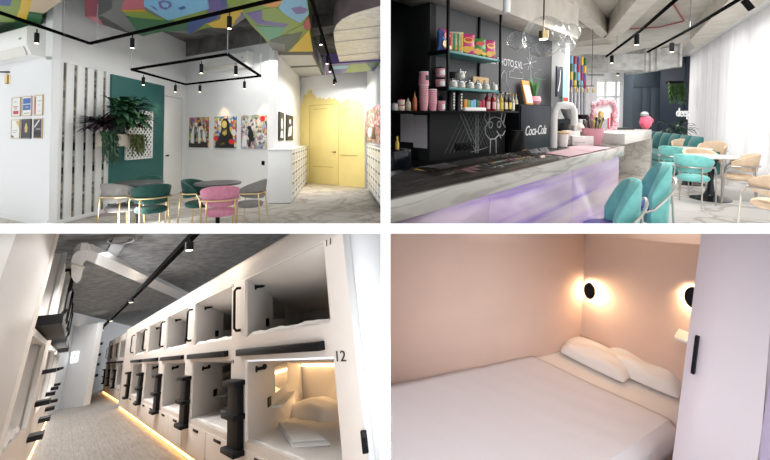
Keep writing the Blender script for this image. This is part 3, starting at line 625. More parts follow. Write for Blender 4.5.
painted('painted_duct', 'painted ceiling duct in purple, lime, sky blue and yellow running towards the lockers', 'l', [(-1.749, 4.724, 3.55), (-1.019, 4.724, 3.55), (-1.174, 5.59, 3.55), (-1.697, 8.902, 3.55), (-2.313, 9.006, 3.55), (-2.61, 8.8, 3.55), (-2.477, 7.66, 3.55), (-2.435, 6.902, 3.55), (-2.349, 6.228, 3.55)], 0.5, [
    ('o', [(-1.736, 5.138, 3.55), (-1.326, 5.138, 3.55), (-1.486, 5.59, 3.55), (-1.735, 5.938, 3.55), (-1.897, 5.803, 3.55)]),
    ('lb', [(-1.326, 5.138, 3.55), (-1.094, 5.138, 3.55), (-1.257, 6.228, 3.55), (-1.516, 6.72, 3.55), (-1.67, 6.228, 3.55), (-1.672, 5.938, 3.55)]),
    ('v', [(-1.483, 5.938, 3.55), (-1.321, 5.847, 3.55), (-1.224, 5.984, 3.55), (-1.313, 6.178, 3.55), (-1.472, 6.228, 3.55)]),
    ('l', [(-1.955, 5.984, 3.55), (-1.706, 5.892, 3.55), (-1.654, 6.228, 3.55), (-1.529, 6.78, 3.55), (-1.896, 7.296, 3.55), (-2.12, 6.492, 3.55)]),
    ('v', [(-2.281, 6.178, 3.55), (-1.971, 6.032, 3.55), (-2.138, 6.548, 3.55), (-1.709, 6.78, 3.55), (-1.866, 6.965, 3.55), (-2.285, 6.78, 3.55)]),
    ('lg', [(-2.362, 6.902, 3.55), (-1.829, 6.965, 3.55), (-2.111, 7.584, 3.55), (-2.448, 7.896, 3.55)]),
    ('l', [(-1.896, 7.296, 3.55), (-1.475, 6.78, 3.55), (-1.519, 7.16, 3.55), (-1.87, 7.584, 3.55)]),
    ('dg', [(-2.407, 7.896, 3.55), (-2.031, 7.51, 3.55), (-1.572, 7.227, 3.55), (-1.839, 7.978, 3.55), (-2.337, 9.006, 3.55)]),
    ('y', [(-1.443, 7.16, 3.55), (-1.697, 8.902, 3.55), (-2.276, 8.954, 3.55), (-1.818, 7.978, 3.55)]),
    ('gr', [(-2.474, 7.978, 3.55), (-2.182, 8.235, 3.55), (-2.357, 8.902, 3.55), (-2.61, 8.8, 3.55)]),
    ('r', [(-1.475, 6.78, 3.55), (-1.278, 6.331, 3.55), (-1.38, 7.028, 3.55), (-1.5, 7.16, 3.55)])])
painted('duct_box', 'plain grey boxed duct end with dark seams above the side wall corner', 'w', [(-2.679, 9.032, 3.58), (-1.752, 9.192, 3.58), (-2.047, 12.908, 3.58), (-3.193, 13.579, 3.58)], 0.35, [
    ('dgr', [(-2.679, 9.032, 3.58), (-1.752, 9.192, 3.58), (-1.78, 9.471, 3.58), (-2.758, 9.471, 3.58)]),
    ('dgr', [(-2.939, 11.004, 3.58), (-1.881, 10.776, 3.58), (-1.886, 10.973, 3.58), (-2.958, 11.241, 3.58)]),
    ('dgr', [(-1.752, 9.192, 3.58), (-2.047, 12.908, 3.58), (-2.115, 13.015, 3.58), (-1.821, 9.357, 3.58)]),
    ('dgr', [(-3.164, 13.015, 3.58), (-2.031, 12.597, 3.58), (-2.047, 12.908, 3.58), (-3.193, 13.579, 3.58)])])
painted('painted_beam', 'narrow painted duct in blue, green and purple above the yellow wall', 'v', [(-1.495, 9.262, 3.3), (-0.14, 8.838, 3.3), (0.117, 8.838, 3.3), (0.13, 9.869, 3.3), (-0.213, 10.09, 3.3), (-1.686, 10.814, 3.3)], 0.25, [
    ('lb', [(-1.326, 9.456, 3.3), (-0.863, 9.326, 3.3), (-0.9, 9.728, 3.3), (-1.367, 9.942, 3.3)]),
    ('l', [(-0.852, 9.199, 3.3), (-0.408, 9.076, 3.3), (-0.347, 10.09, 3.3), (-1.108, 10.48, 3.3)]),
    ('g', [(-0.453, 9.015, 3.3), (-0.165, 8.897, 3.3), (-0.175, 9.456, 3.3), (-0.406, 9.59, 3.3)]),
    ('b', [(-1.456, 10.015, 3.3), (-1.174, 9.869, 3.3), (-1.191, 10.48, 3.3), (-1.519, 10.644, 3.3)])])

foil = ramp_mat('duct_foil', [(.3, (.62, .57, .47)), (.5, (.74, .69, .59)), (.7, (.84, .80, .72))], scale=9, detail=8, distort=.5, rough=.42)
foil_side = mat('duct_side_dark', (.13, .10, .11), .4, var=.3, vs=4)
nose = [(-1.125, 9.454, 3.35), (-0.995, 7.512, 3.35), (-0.899, 6.584, 3.35), (-0.803, 6.173, 3.35), (-0.669, 5.859, 3.35), (-0.493, 5.621, 3.35), (-0.289, 5.443, 3.35), (-0.07, 5.277, 3.35), (0.151, 5.158, 3.35), (0.258, 8.853, 3.35), (-0.216, 9.084, 3.35)]
t = thing(LOUNGE, 'silver_duct', 'big round nosed silver foil duct hanging at the right of the ceiling', 'air duct', nose[0]); o0 = V(nose[0])
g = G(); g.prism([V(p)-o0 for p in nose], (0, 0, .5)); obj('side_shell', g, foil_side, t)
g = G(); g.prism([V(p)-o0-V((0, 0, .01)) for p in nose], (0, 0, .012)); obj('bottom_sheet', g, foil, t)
seam = mat('duct_seam', (.52, .48, .42), .5)
for a, b2 in (((-0.876, 6.48, 3.338), (0.113, 6.079, 3.338)), ((-0.958, 7.228, 3.338), (0.126, 6.8, 3.338)), ((-1.054, 8.471, 3.338), (0.146, 7.89, 3.338))):
    d = V(b2)-V(a); g = G(); g.cyl(V(a)-o0, V(b2)-o0, .012, 6); obj('seam', g, seam, t)
# =================================================================== CAFE BAR (upper right)
BW = Wall(BAR, (-2.102, 2.14), (-1.389, 2.841))          # bar wall, s grows to the right and away
BC = Wall(BAR, (-0.836, 0.851), (-0.123, 1.552))      # customer side of the counter
bar_floor = ramp_mat('bar_marble_floor', [(.0, (.78, .75, .72)), (.45, (.80, .78, .75)), (.49, (.52, .48, .44)), (.53, (.80, .78, .76)), (1, (.84, .82, .80))], scale=.8, detail=7, distort=1.3, rough=.15, rot=(0, 0, .55), tiles=(1.2, .8, .005, (.55, .52, .5), .5))
ceil_m = ramp_mat('pale_concrete', [(.3, (.66, .62, .56)), (.5, (.75, .71, .65)), (.7, (.82, .78, .72))], scale=2.0, detail=10, distort=.5, rough=.9)
beam_m = ramp_mat('pale_concrete_beam', [(.3, (.68, .63, .56)), (.5, (.76, .71, .64)), (.7, (.83, .78, .71))], scale=2.6, detail=10, distort=.4, rough=.9)
grey_wall = mat('chalkboard_grey', (.085, .088, .095), .7, var=.15, vs=1.5)
black_wall = mat('chalkboard_black', (.014, .015, .017), .6, var=.2, vs=3)
navy = mat('navy_wall', (.012, .022, .04), .5)
chalk = mat('chalk', (.62, .63, .64), .9); chalk_dim = mat('chalk_faint', (.30, .31, .32), .9)
g = G(); g.bx(-.6, 0, -.08, 16, 18, 0); struct('floor', g, bar_floor, BAR)
g = G(); g.bx(-.6, 0, 3.85, 16, 18, 3.95); struct('ceiling', g, ceil_m, BAR)
s431, sEnd = 3.75, (7.456, 2.501)[0]
g = G(); g.bx(s431, 0, 1.5, sEnd, .2, 3.85); BW.struct('wall_bar', g, grey_wall)
g = G(); g.bx(s431-.03, -.01, 0, sEnd, .2, 1.5); BW.struct('wall_chalk', g, black_wall)
BB = Wall(BAR, BW.at(s431)[:2], (BW.at(s431)[0]+.6*BW.n.x, BW.at(s431)[1]+.6*BW.n.y))
g = G(); g.bx(-.6, .2+.75, 0, 4.6, 1.1, 3.85); BW.struct('wall_niche', g, black_wall)
g = G(); g.bx(s431-.02, 0, 0, s431+.1, 1.0, 3.85); BW.struct('wall_niche_side', g, black_wall)
# pale wall past the bar, with pictures
g = G(); g.bx(sEnd, -.25, 0, (7.685, 2.498)[0], .2, 3.85); BW.struct('wall_pillar', g, white)
g = G(); g.bx(.0205, 1.7, 1.104, .026, 9, 3.85); struct('wall_reflection_sheet', g, black_wall, BAR)  # black sheet added so the counter stops reflecting the white board
# rear: windows, navy cabinet wall, curtain wall
yB = 17.0
g = G()
wx0, wx1, wz0, wz1 = (9.343, 17.0, 1.5)[0], (10.773, 17.0, 1.5)[0], .9, (9.579, 17.0, 2.925)[2]
g.bx(4, yB, 0, wx0, yB+.15, 3.85); g.bx(wx1, yB, 0, 16, yB+.15, 3.85); g.bx(wx0, yB, 0, wx1, yB+.15, wz0); g.bx(wx0, yB, wz1, wx1, yB+.15, 3.85)
struct('wall_rear', g, white, BAR)
g = G()
for x in (wx0, (wx0*2+wx1)/3, (wx0+2*wx1)/3, wx1-.08): g.bx(x, yB+.02, wz0, x+.08, yB+.1, wz1)
for z in (wz0, (wz0+wz1)*.56, wz1-.08): g.bx(wx0, yB+.02, z, wx1, yB+.1, z+.08)
wn = struct('window_1', g, plastic, BAR)
g = G(); g.bx(wx0, yB+.05, wz0, wx1, yB+.06, wz1); obj('glass_pane', g, glass, wn)
nx0, nx1 = (9.762, 15.0, 1.5)[0], (10.807, 15.0, 1.5)[0]
cabm = mat('slate_cabinet', (.045, .06, .078), .45)
t = thing(BAR, 'tall_cabinet', 'tall slate grey built in cabinet at the rear between window and navy wall', 'cabinet', (nx0, 15, 0))
g = G(); g.bx(0, 0, 0, nx1-nx0, .6, 3.4); obj('body', g, cabm, t)
for i in range(3):
    w = (nx1-nx0)/3; g = G(); g.bx(w*i+.01, -.02, .05, w*(i+1)-.01, 0, 2.45, .004); obj('door', g, cabm, t)
g = G(); g.bx(.01, -.02, 2.48, nx1-nx0-.01, 0, 3.38, .004); obj('upper_panel', g, cabm, t)
CW = Wall(BAR, (11.135, 14.105), (7.224, 7.219))
pN = CW.at(-.35, 0, 0)
NV = Wall(BAR, (nx1, 15.0), (pN[0], pN[1])); g = G(); g.bx(0, 0, 0, NV.L+.3, .1, 3.85); NV.struct('wall_navy', g, navy)
g = G(); g.bx(-.4, .0, 0, .02, .1, 3.85); CW.struct('wall_navy_side', g, navy)
# curtain wall: window band behind a sheer curtain
g = G(); g.bx(0, .3, 0, 9, .4, .35); g.bx(0, .3, 3.3, 9, .4, 3.85)
for k in (0, 2.2, 4.4, 6.6, 8.8): g.bx(k-.09, .3, .35, k+.09, .4, 3.3)
CW.struct('wall_window', g, white)
g = G(); g.bx(-.05, -.12, 3.55, 9, .3, 3.85); CW.struct('trim_2', g, plastic)
sheer = cloth_mat('sheer_curtain', (.88, .87, .88), .55)
r_ = random.Random(2); ph = [r_.uniform(0, 6.28) for _ in range(6)]
def fold(k): return .035*math.sin(k*23+ph[0])+.022*math.sin(k*41+ph[1])+.02*math.sin(k*9+ph[2])
for (a, b2, lab) in ((0, 4.05, 'sheer white floor length curtain half nearer the navy wall'), (4.0, 9, 'sheer white floor length curtain half at the right edge')):
    g = G(); n = int((b2-a)*42); rows = []
    for z in (.02, 1.2, 2.4, 3.58): rows.append([(a+(b2-a)*i/n, .08+fold(a+(b2-a)*i/n)*(1.25-z*.12), z) for i in range(n+1)])
    g.grid(rows); CW.solo('sheer_curtain', g, sheer, lab, 'curtain', 0, 0, 0, 'sheer curtains on the window side')
for (u0, u1, lab) in (((8.87, 16.7, 1.5)[0], (9.31, 16.7, 1.5)[0], 'narrow white curtain left of the rear window'), ((10.32, 16.7, 1.5)[0], (10.847, 16.7, 1.5)[0], 'narrow white curtain right of the rear window')):
    g = G(); rows = []
    for z in (.02, 1.7, 3.3): rows.append([(u0+(u1-u0)*i/40, 16.75+.04*math.sin(i*1.1), z) for i in range(41)])
    g.grid(rows); solo(BAR, 'window_curtain', g, sheer, lab, 'curtain', (0, 0, 0), 0, 'curtains at the rear window')

# concrete ceiling beams
g = G(); g.bx(-1, -.42, 2.86, sEnd+.15, .3, 3.85); BW.struct('ceiling_beam', g, beam_m)
def sloped_beam(pts, h): 
    g = G(); g.prism(pts, (0, 0, h)); return struct('ceiling_beam', g, beam_m, BAR)
sloped_beam([(2.646, 6.366, 3.45), (2.977, 6.366, 3.45), (5.579, 9.592, 3.45), (5.723, 10.106, 3.45)], .4)
sloped_beam([(5.679, 9.847, 3.4), (4.125, 6.203, 3.4), (4.496, 6.203, 3.4), (6.442, 10.868, 3.4)], .45)
sloped_beam([(5.851, 11.789, 3.5), (5.519, 10.953, 3.5), (5.951, 10.228, 3.5), (6.682, 11.273, 3.5)], .35)
sloped_beam([(8.479, 10.651, 3.5), (5.937, 6.53, 3.5), (6.615, 6.53, 3.5), (10.04, 12.356, 3.5)], .35)
sloped_beam([(1.918, 6.422, 3.5), (2.252, 6.422, 3.5), (4.655, 8.93, 3.5), (4.76, 9.362, 3.5)], .35)
pipe_red = mat('red_conduit', (.42, .06, .08), .5)
g = G(); g.tube([(6.794, 10.637, 3.8), (7.447, 10.389, 3.8), (7.563, 9.71, 3.8), (6.006, 8.049, 3.8)], .018, 6); solo(BAR, 'conduit_pipe', g, pipe_red, 'thin red conduit crossing the pale concrete ceiling', 'conduit')

# silver rectangular duct
galv = ramp_mat('galvanised_duct', [(.35, (.50, .50, .49)), (.5, (.62, .62, .61)), (.65, (.72, .72, .70))], scale=6, detail=6, rough=.45)
t = thing(BAR, 'ventilation_duct', 'big galvanised rectangular duct under the concrete ceiling before the navy wall', 'air duct', (6.02, 11.5, 2.823))
o0 = V((6.02, 11.5, 2.823))
def dq(a, b2, hgt, dep, nm):
    a, b2 = V(a)-o0, V(b2)-o0; g = G(); D = V((0, dep, 0)); H = V((0, 0, hgt)); g.hexa([a, b2, b2+D, a+D], [a+H, b2+H, b2+D+H, a+D+H]); obj(nm, g, galv, t)
dq((5.96, 11.5, 2.823), (6.422, 11.0, 2.723), .42, .8, 'duct_section'); dq((6.422, 11.0, 2.723), (7.243, 10.6, 2.665), .45, .8, 'duct_section')
dq((7.244, 10.6, 2.651), (7.477, 10.5, 2.667), .58, .8, 'duct_section'); dq((7.477, 10.5, 2.654), (7.979, 10.3, 2.739), .56, .8, 'duct_section')
for u in ((7.23, 10.58, 2.643), (7.334, 10.53, 2.649), (7.463, 10.48, 2.646), (7.937, 10.28, 2.731)):
    p = V(u)-o0; g = G(); g.bx(p.x-.03, p.y-.03, p.z-.02, p.x+.03, p.y+.85, p.z+.62); obj('flange', g, galv, t)
# black track lights along the ceiling
track(BAR, 'long black track light with spots running towards the rear window', [(4.072, 5.313, 3.1), (5.041, 7.581, 3.1), (6.586, 11.553, 3.1)], [(4.982, 7.581, 3.1), (6.161, 10.384, 3.1)], [(5.805, 9.578, 3.1)], ztop=3.85, h=.2, rs=.045)
track(BAR, 'black track light with spots nearer the curtain', [(5.08, 5.387, 3.15), (6.068, 7.631, 3.15), (6.966, 9.877, 3.15), (9.142, 15.382, 3.15)], [(6.582, 8.787, 3.15), (7.549, 11.279, 3.15), (8.744, 14.337, 3.15)], [(6.068, 7.631, 3.15)], ztop=3.85, h=.2, rs=.045)
t = thing(BAR, 'spotlight', 'black tilted ceiling spotlight at the top right above the curtain', 'spotlight', (5.951, 6.36, 3.35))
g = G(); g.cyl((0, 0, .3), (.02, 0, -.02), .012); obj('stem', g, black, t)
g = G(); g.cyl((-.02, 0, .0), (.09, -.03, -.16), .05); obj('shade', g, black, t)
t = thing(BAR, 'spotlight', 'small white cylinder spotlight under the concrete beam', 'spotlight', (0.949, 3.0, 2.272))
g = G(); g.cyl((0, 0, 0), (0, 0, .1), .028); obj('shade', g, plastic, t)
g = G(); g.cyl((0, 0, .1), (0, 0, 1.5), .005); obj('cord', g, plastic, t)

# ---- hanging shelf unit over the back bar
teal_shelf = mat('teal_shelf', (.045, .22, .22), .4)
F0, F1 = (3.694, 2.231)[0], (4.927, 2.371)[0]
zU, zL = 2.235, 1.80
t = BW.thing('shelf_unit', 'black framed shelf unit with two turquoise shelves hung on the grey bar wall', 'shelf', F0, 0, 0)
w = F1-F0
g = G()
for x, y in ((0, -.3), (w, -.3), (w-.1, -.02)):
    g = G(); g.bx(x-.014, y-.014, zL-.03, x+.014, y+.014, 2.86); obj('post', g, black, t)
for z in (zU, zL):
    g = G(); g.bx(0, -.30, z-.03, w, -.01, z, .003); obj('shelf_board', g, teal_shelf, t)
for z in (zU, zL): g = G(); g.bx(-.016, -.31, z-.045, 0, -.01, z+.005); obj('end_bar', g, black, t)
L0, L1 = (2.689, 1.51)[0], (5.47, 1.515)[0]
g = G(); g.bx(L0-.3, -.32, 1.485, L1, .0, 1.515, .003); g.bx(L0-.3, 0, 1.485, s431-.1, .5, 1.515)
BW.solo('back_shelf', g, black, 'long thin black shelf across the bar wall carrying cups and bottles', 'shelf', 0)

def on(u0_s, z, off): return u0_s
pinkc = mat('paper_cup_pink', (.74, .34, .41), .55); rim_w = mat('cup_rim_white', (.82, .80, .78), .5)
def label_patch(g, r, z0, z1, mi, a=.9):
    g.m(mi); n = 10; A = [(-PI/2)+(-a+2*a*i/n) for i in range(n+1)]
    g.grid([[(r*math.cos(q), r*math.sin(q), z0) for q in A], [(r*math.cos(q), r*math.sin(q), z1) for q in A]])
def cup_stack(k, z, off, n, r, step, label, group, first_h=.11):
    t = BW.thing('paper_cup_stack', label, 'cups', k, z, off, group)
    for i in range(n):
        z0 = i*step; g = G(); g.lathe([(r*.78, z0), (r, z0+first_h), (r*1.04, z0+first_h), (r*1.04, z0+first_h+.006), (r*.9, z0+first_h+.006)], seg=16); g.m(1).lathe([(r*1.0, z0+first_h-.003), (r*1.045, z0+first_h-.001), (r*1.0, z0+first_h+.002)], seg=16); g.m(0)
        if i == n-1: g.m(1).lathe([(r*1.05, z0+first_h-.004), (r*1.05, z0+first_h+.008), (0, z0+first_h+.004)], seg=16)
        obj('cup', g, [pinkc, rim_w], t)
    return t
SHZ = 1.515
def kk(p): return p[0]
k = (3.408, 1.546); sc = 1
cup_stack(k[0], SHZ, .17, 8, .055, .026, 'tall left hand stack of pink paper cups on the black shelf', 'stacks of pink paper cups')
t = BW.thing('paper_cup', 'big pink paper cup with a dark emblem standing on top of the tall cup stack', 'cup', k[0], SHZ+.298, .17)
g = G(); g.lathe([(.064, 0), (.054, .135), (.057, .14), (.057, .15), (0, .15)], seg=18); label_patch(g, .0615, .05, .11, 1, .5); g.m(2).lathe([(.057, .139), (.058, .151), (0, .152)], seg=16); obj('body', g, [pinkc, dark_ink, rim_w], t)
k = (3.572, 1.548)
cup_stack(k[0], SHZ, .17, 8, .052, .021, 'shorter right hand stack of pink paper cups on the black shelf', 'stacks of pink paper cups', .10)
def pot(k, z, off, r, h, label, name, cat, body, lid, group=None, lab=None):
    t = BW.thing(name, label, cat, k, z, off, group)
    g = G(); g.lathe([(0, 0), (r*.85, 0), (r*.95, h*.1), (r, h*.8), (r*.95, h*.86), (0, h*.86)], seg=18)
    if lab: label_patch(g, r*1.01, h*.2, h*.65, 1)
    obj('body', g, [body, lab or body], t)
    g = G(); g.lathe([(r*1.03, h*.84), (r*1.03, h*.95), (r*.5, h*.99), (r*.16, h), (r*.16, h*1.1), (0, h*1.1)], seg=18); obj('lid', g, lid, t)
    return t
pg2 = 'small pots on the lower turquoise shelf'
for v, lab in ((0, 'lower pink lidded pot of the two stacked left of the glass jars'), (1, 'upper pink lidded pot of the two stacked left of the glass jars')):
    pot((3.833, 1.837)[0], zL+v*.135, .08, .062, .125, lab, 'lidded_pot', 'pot', pinkc, black, 'pink pots', rim_w)
# left group on the long shelf
pot((2.923, 1.532)[0], SHZ, .17, .035, .08, 'small pale jar at the far left end of the black shelf', 'spice_jar', 'jar', mat('jar_pale', (.5, .5, .47), .3), grey_ink)
for i in range(2): pot((3.024, 1.533)[0], SHZ+.062*i, .17, .042, .06, ('lower', 'upper')[i]+' pink lidded cream tub of the two stacked left of the amber bottle', 'food_tub', 'tub', mat('tub_cream', (.70, .55, .45), .5), mat('tub_lid', (.6, .08, .2), .4), 'tubs at the left of the shelf')
def bottle(k, z, off, r, h, label, body, cap, lab, group, neck=.3, lab2=None):
    t = BW.thing('bottle', label, 'bottle', k, z, off, group)
    g = G(); g.lathe([(0, 0), (r*.95, 0), (r, h*.02), (r, h*.55), (r*.85, h*.63), (r*neck, h*.75), (r*neck, h*.92), (0, h*.92)], seg=16); obj('body', g, body, t)
    g = G(); g.lathe([(r*neck*1.2, h*.9), (r*neck*1.2, h), (0, h)], seg=12); obj('cap', g, cap, t)
    if lab:
        g = G(); label_patch(g, r*1.015, h*.1, h*.45, 0, 1.2)
        if lab2: label_patch(g, r*1.025, h*.2, h*.32, 1, .8)
        obj('label', g, [lab, lab2 or lab], t)
amber = mat('amber_syrup', (.42, .10, .015), .15); darkb = mat('dark_bottle', (.02, .012, .01), .12); wine = mat('red_syrup', (.28, .01, .02), .15); goldb = mat('golden_syrup', (.50, .32, .04), .15)
clearb = mat('clear_bottle', (.42, .40, .30), .12); yel_l = mat('label_yellow', (.70, .50, .05), .5); pale_l = mat('label_pale', (.72, .68, .58), .5); rose_l = mat('label_rose', (.75, .45, .48), .5)
bottle((3.137, 1.533)[0], SHZ, .17, .032, .15, 'short clear bottle left of the amber bottle', clearb, black, None, 'bottles at the left end of the shelf')
bottle((3.247, 1.534)[0], SHZ, .17, .028, .22, 'amber syrup bottle with tall neck left of the pink cup stacks', amber, black, None, 'bottles at the left end of the shelf')
k = (3.737, 1.537)
t = BW.thing('paper_cup', 'white and pink cup holding dark stirrers beside the right hand cup stack', 'cup', k[0], SHZ, .17)
g = G(); g.lathe([(0, 0), (.042, 0), (.056, .12), (.048, .12), (.04, .02)], seg=18); g.mi = 1; label_patch(g, .051, .02, .1, 1, .6); obj('body', g, [pinkc, rim_w], t)
g = G()
for i in range(9): g.cyl((.02*math.cos(i), .02*math.sin(i), .05), (.045*math.cos(i*1.3), .045*math.sin(i*1.7), .17+.01*(i % 3)), .006, 6)
obj('stirrers', g, black, t)
for i, u in enumerate(((3.943, 1.538), (4.106, 1.539))):
    t = BW.thing('canister', ('left', 'right')[i]+' one of two tall black canisters with white lettering blocks', 'canister', u[0], SHZ, .17, 'black canisters')
    g = G(); g.lathe([(0, 0), (.05, 0), (.05, .235), (.045, .245), (0, .245)], seg=20); obj('body', g, blackgloss, t)
    g = G()
    for q in range(6): label_patch(g, .051, .02+q*.036, .045+q*.036, 0, .25+.1*(q % 2))
    obj('lettering', g, pale_l, t)
# tea box display
k0, k1 = (4.185, 1.539)[0], (4.698, 1.542)[0]
t = BW.thing('tea_box', 'open white display box of colourful tea packets on the black shelf', 'box', k0, SHZ, .17)
w = k1-k0
g = G(); g.bx(0, -.05, 0, w, .1, .045, .002); obj('box_tray', g, rim_w, t)
cols = [PM[PK.index(c_)] for c_ in ('o', 'l', 'lb', 'lb', 'g', 'r', 'r')]
for i, m_ in enumerate(cols):
    g = G(); x = w*i/len(cols); g.bx(x+.004, -.035+.004*(i % 2), .03, x+w/len(cols)-.004, .06, .15-.006*(i % 3), .003); obj('tea_packet', g, m_, t)
bl = [(487.3, .041, .29, wine, black, rose_l, 'first'), (493.2, .041, .29, wine, black, rose_l, 'second'), (497.3, .03, .25, clearb, black, pale_l, 'third'), (501, .036, .285, goldb, black, yel_l, 'fourth'), (505.2, .036, .285, darkb, black, pale_l, 'fifth'), (509.2, .036, .285, darkb, goldb, yel_l, 'sixth'), (512.8, .03, .27, clearb, goldb, pale_l, 'seventh'), (516, .03, .27, clearb, goldb, pale_l, 'eighth')]
ks = [(4.812, 1.542)[0], (4.975, 1.543)[0], (5.092, 1.544)[0], (5.2, 1.545)[0], (5.328, 1.545)[0], (5.453, 1.546)[0], (5.568, 1.547)[0], (5.674, 1.547)[0]]
names = ['red syrup bottle with rose label, leftmost of the bottle row', 'red syrup bottle with rose label, second of the bottle row', 'small clear bottle with pale label, third of the bottle row', 'golden bottle with yellow label, fourth of the bottle row', 'dark bottle with pale label, fifth of the bottle row', 'dark bottle with yellow label and gold cap, sixth of the bottle row', 'slim clear bottle with gold cap, seventh of the bottle row', 'slim clear bottle with gold cap at the right end of the row']
for (u, r, h, bm_, cm, lm, _), k_, nm in zip(bl, ks, names): bottle(k_, SHZ, .17, r, h, nm, bm_, cm, lm, 'bottles on the black shelf', .32)
# glass tea jars on the lower turquoise shelf
jarg = mat('jar_glass_grey', (.45, .46, .45), .12); silverlid = mat('jar_lid_silver', (.6, .6, .6), .25, 1.0); tea_d = mat('tea_dark', (.12, .10, .08), .7)
jk = [(4.0, 1.829)[0], (4.176, 1.838)[0], (4.386, 1.848)[0], (4.583, 1.857)[0], (4.792, 1.867)[0], (5.012, 1.878)[0]]
def jar(k, z, off, lab):
    t = BW.thing('tea_jar', lab, 'jar', k, z, off, 'glass tea jars on the lower shelf'); r = .062
    g = G(); g.lathe([(0, 0), (r*.85, 0), (r, .02), (r, .06), (r*.8, .085), (0, .085)], seg=20); label_patch(g, r*1.015, .018, .055, 1, .7); obj('body', g, [jarg, pale_l], t)
    g = G(); g.lathe([(r*.85, .083), (r*.85, .098), (r*.4, .11), (.012, .113), (.012, .13), (0, .13)], seg=20); obj('lid', g, silverlid, t)
    g = G(); g.tube([(r*.8, -.01, .07), (r*1.25, -.02, .085), (r*1.5, -.02, .105)], .008, 6); obj('spout', g, silverlid, t)
for k_, o_ in zip(jk, ('first', 'second', 'third', 'fourth', 'fifth', 'sixth')): jar(k_, zL, .15, 'silver lidded glass tea jar, %s from the left on the lower turquoise shelf' % o_)
jar((jk[0]+jk[1])/2+.08, zL+.125, .15, 'silver lidded glass tea jar stacked on top of the first two jars')
t = BW.thing('scoop_holder', 'small black scoop holder stacked on the leftmost tea jar', 'holder', jk[0]-.01, zL+.125, .15)
g = G(); g.lathe([(0, 0), (.045, 0), (.055, .08), (.045, .08), (.038, .01)], seg=16); obj('cup', g, black, t)
kraft = mat('kraft_card', (.58, .40, .20), .7)
k0, k1 = (4.61, 1.947)[0], (5.024, 1.971)[0]
t = BW.thing('kraft_sign', 'light brown card sign with two dark round drawings behind the tea jars', 'sign', k0, zL, .06)
g = G(); g.bx(0, -.006, 0, k1-k0, .006, .2); obj('card', g, kraft, t)
g = G()
for x in (.28, .72): g.tube([((k1-k0)*x+.035*math.cos(a*PI/6), -.008, .12+.035*math.sin(a*PI/6)) for a in range(12)], .005, 5, True)
obj('drawing', g, dark_ink, t)

# bags of crisps on the upper shelf
bagc = {n: mat('bag_'+n, c_, .3) for n, c_ in (('blue', (.02, .08, .30)), ('pink', (.62, .04, .20)), ('cream', (.74, .66, .52)), ('green', (.05, .26, .05)), ('yellow', (.80, .55, .06)), ('red', (.6, .03, .03)), ('chip', (.75, .42, .06)))}
def crisp_bag(k, w, h, label, main, kind, rz=0, off=.16):
    t = BW.thing('crisp_bag', label, 'snack bag', k, zU, off, 'bags of crisps on the upper shelf'); t.matrix_world = t.matrix_world @ MX.Rotation(rz, 4, 'Z')
    g = G(); rows = []
    for i in range(13):
        f = i/12; z = h*f; th = .055*math.sin(PI*min(1, max(0, f)))**.6+.003; ww = w*(.5-.03*math.sin(PI*f)); cr = .004*math.sin(i*2.1)
        rows.append([(ww*math.cos(a)*(1 if abs(math.cos(a)) > .5 else .98), -th*math.sin(a)+cr, z) for a in [q*2*PI/20 for q in range(20)]])
    g.rings(rows); obj('bag', g, bagc[main], t)
    g = G()
    def disc(x, z, rx, rz_, mi, y=-.058):
        g.m(mi); g.prism([(x+rx*math.cos(q*PI/8), y, z+rz_*math.sin(q*PI/8)) for q in range(16)], (0, .012, 0))
    if kind == 'oval':
        disc(0, h*.68, w*.30, h*.13, 0); disc(0, h*.70, w*.22, h*.085, 1, -.060); disc(-.02, h*.27, w*.27, h*.15, 2); disc(.05, h*.33, w*.16, h*.1, 2, -.060)
    elif kind == 'stripe':
        for i in range(4): g.m((1, 3, 3, 0)[i]); x = -w*.4+i*w*.22; g.bx(x, -.062, h*.12, x+w*.1, -.052, h*.88)
        disc(w*.05, h*.24, w*.2, h*.1, 2)
    else:
        disc(0, h*.7, w*.28, h*.11, 1); disc(-.03, h*.3, w*.28, h*.16, 2); disc(.06, h*.2, w*.14, h*.09, 0)
    obj('print', g, [bagc['yellow'], bagc['red'], bagc['chip'], bagc['green']], t)
crisp_bag((3.762, 2.31)[0], .2, .27, 'dark blue crisp bag at the left end of the upper shelf', 'blue', 'disc', .2)
crisp_bag((3.803, 2.308)[0], .2, .28, 'pink crisp bag turned sideways beside the shelf post', 'pink', 'disc', .1)
crisp_bag((4.027, 2.322)[0], .24, .28, 'cream striped crisp bag right of the shelf post', 'cream', 'stripe', -.5)
crisp_bag((4.292, 2.315)[0], .24, .29, 'pink crisp bag with large yellow oval in the middle of the shelf', 'pink', 'oval', -.5)
crisp_bag((4.572, 2.306)[0], .24, .27, 'green crisp bag with a red oval between the pink bags', 'green', 'disc', -.45)
crisp_bag((4.846, 2.293)[0], .23, .28, 'pink crisp bag at the right end of the upper shelf', 'pink', 'oval', -.4)

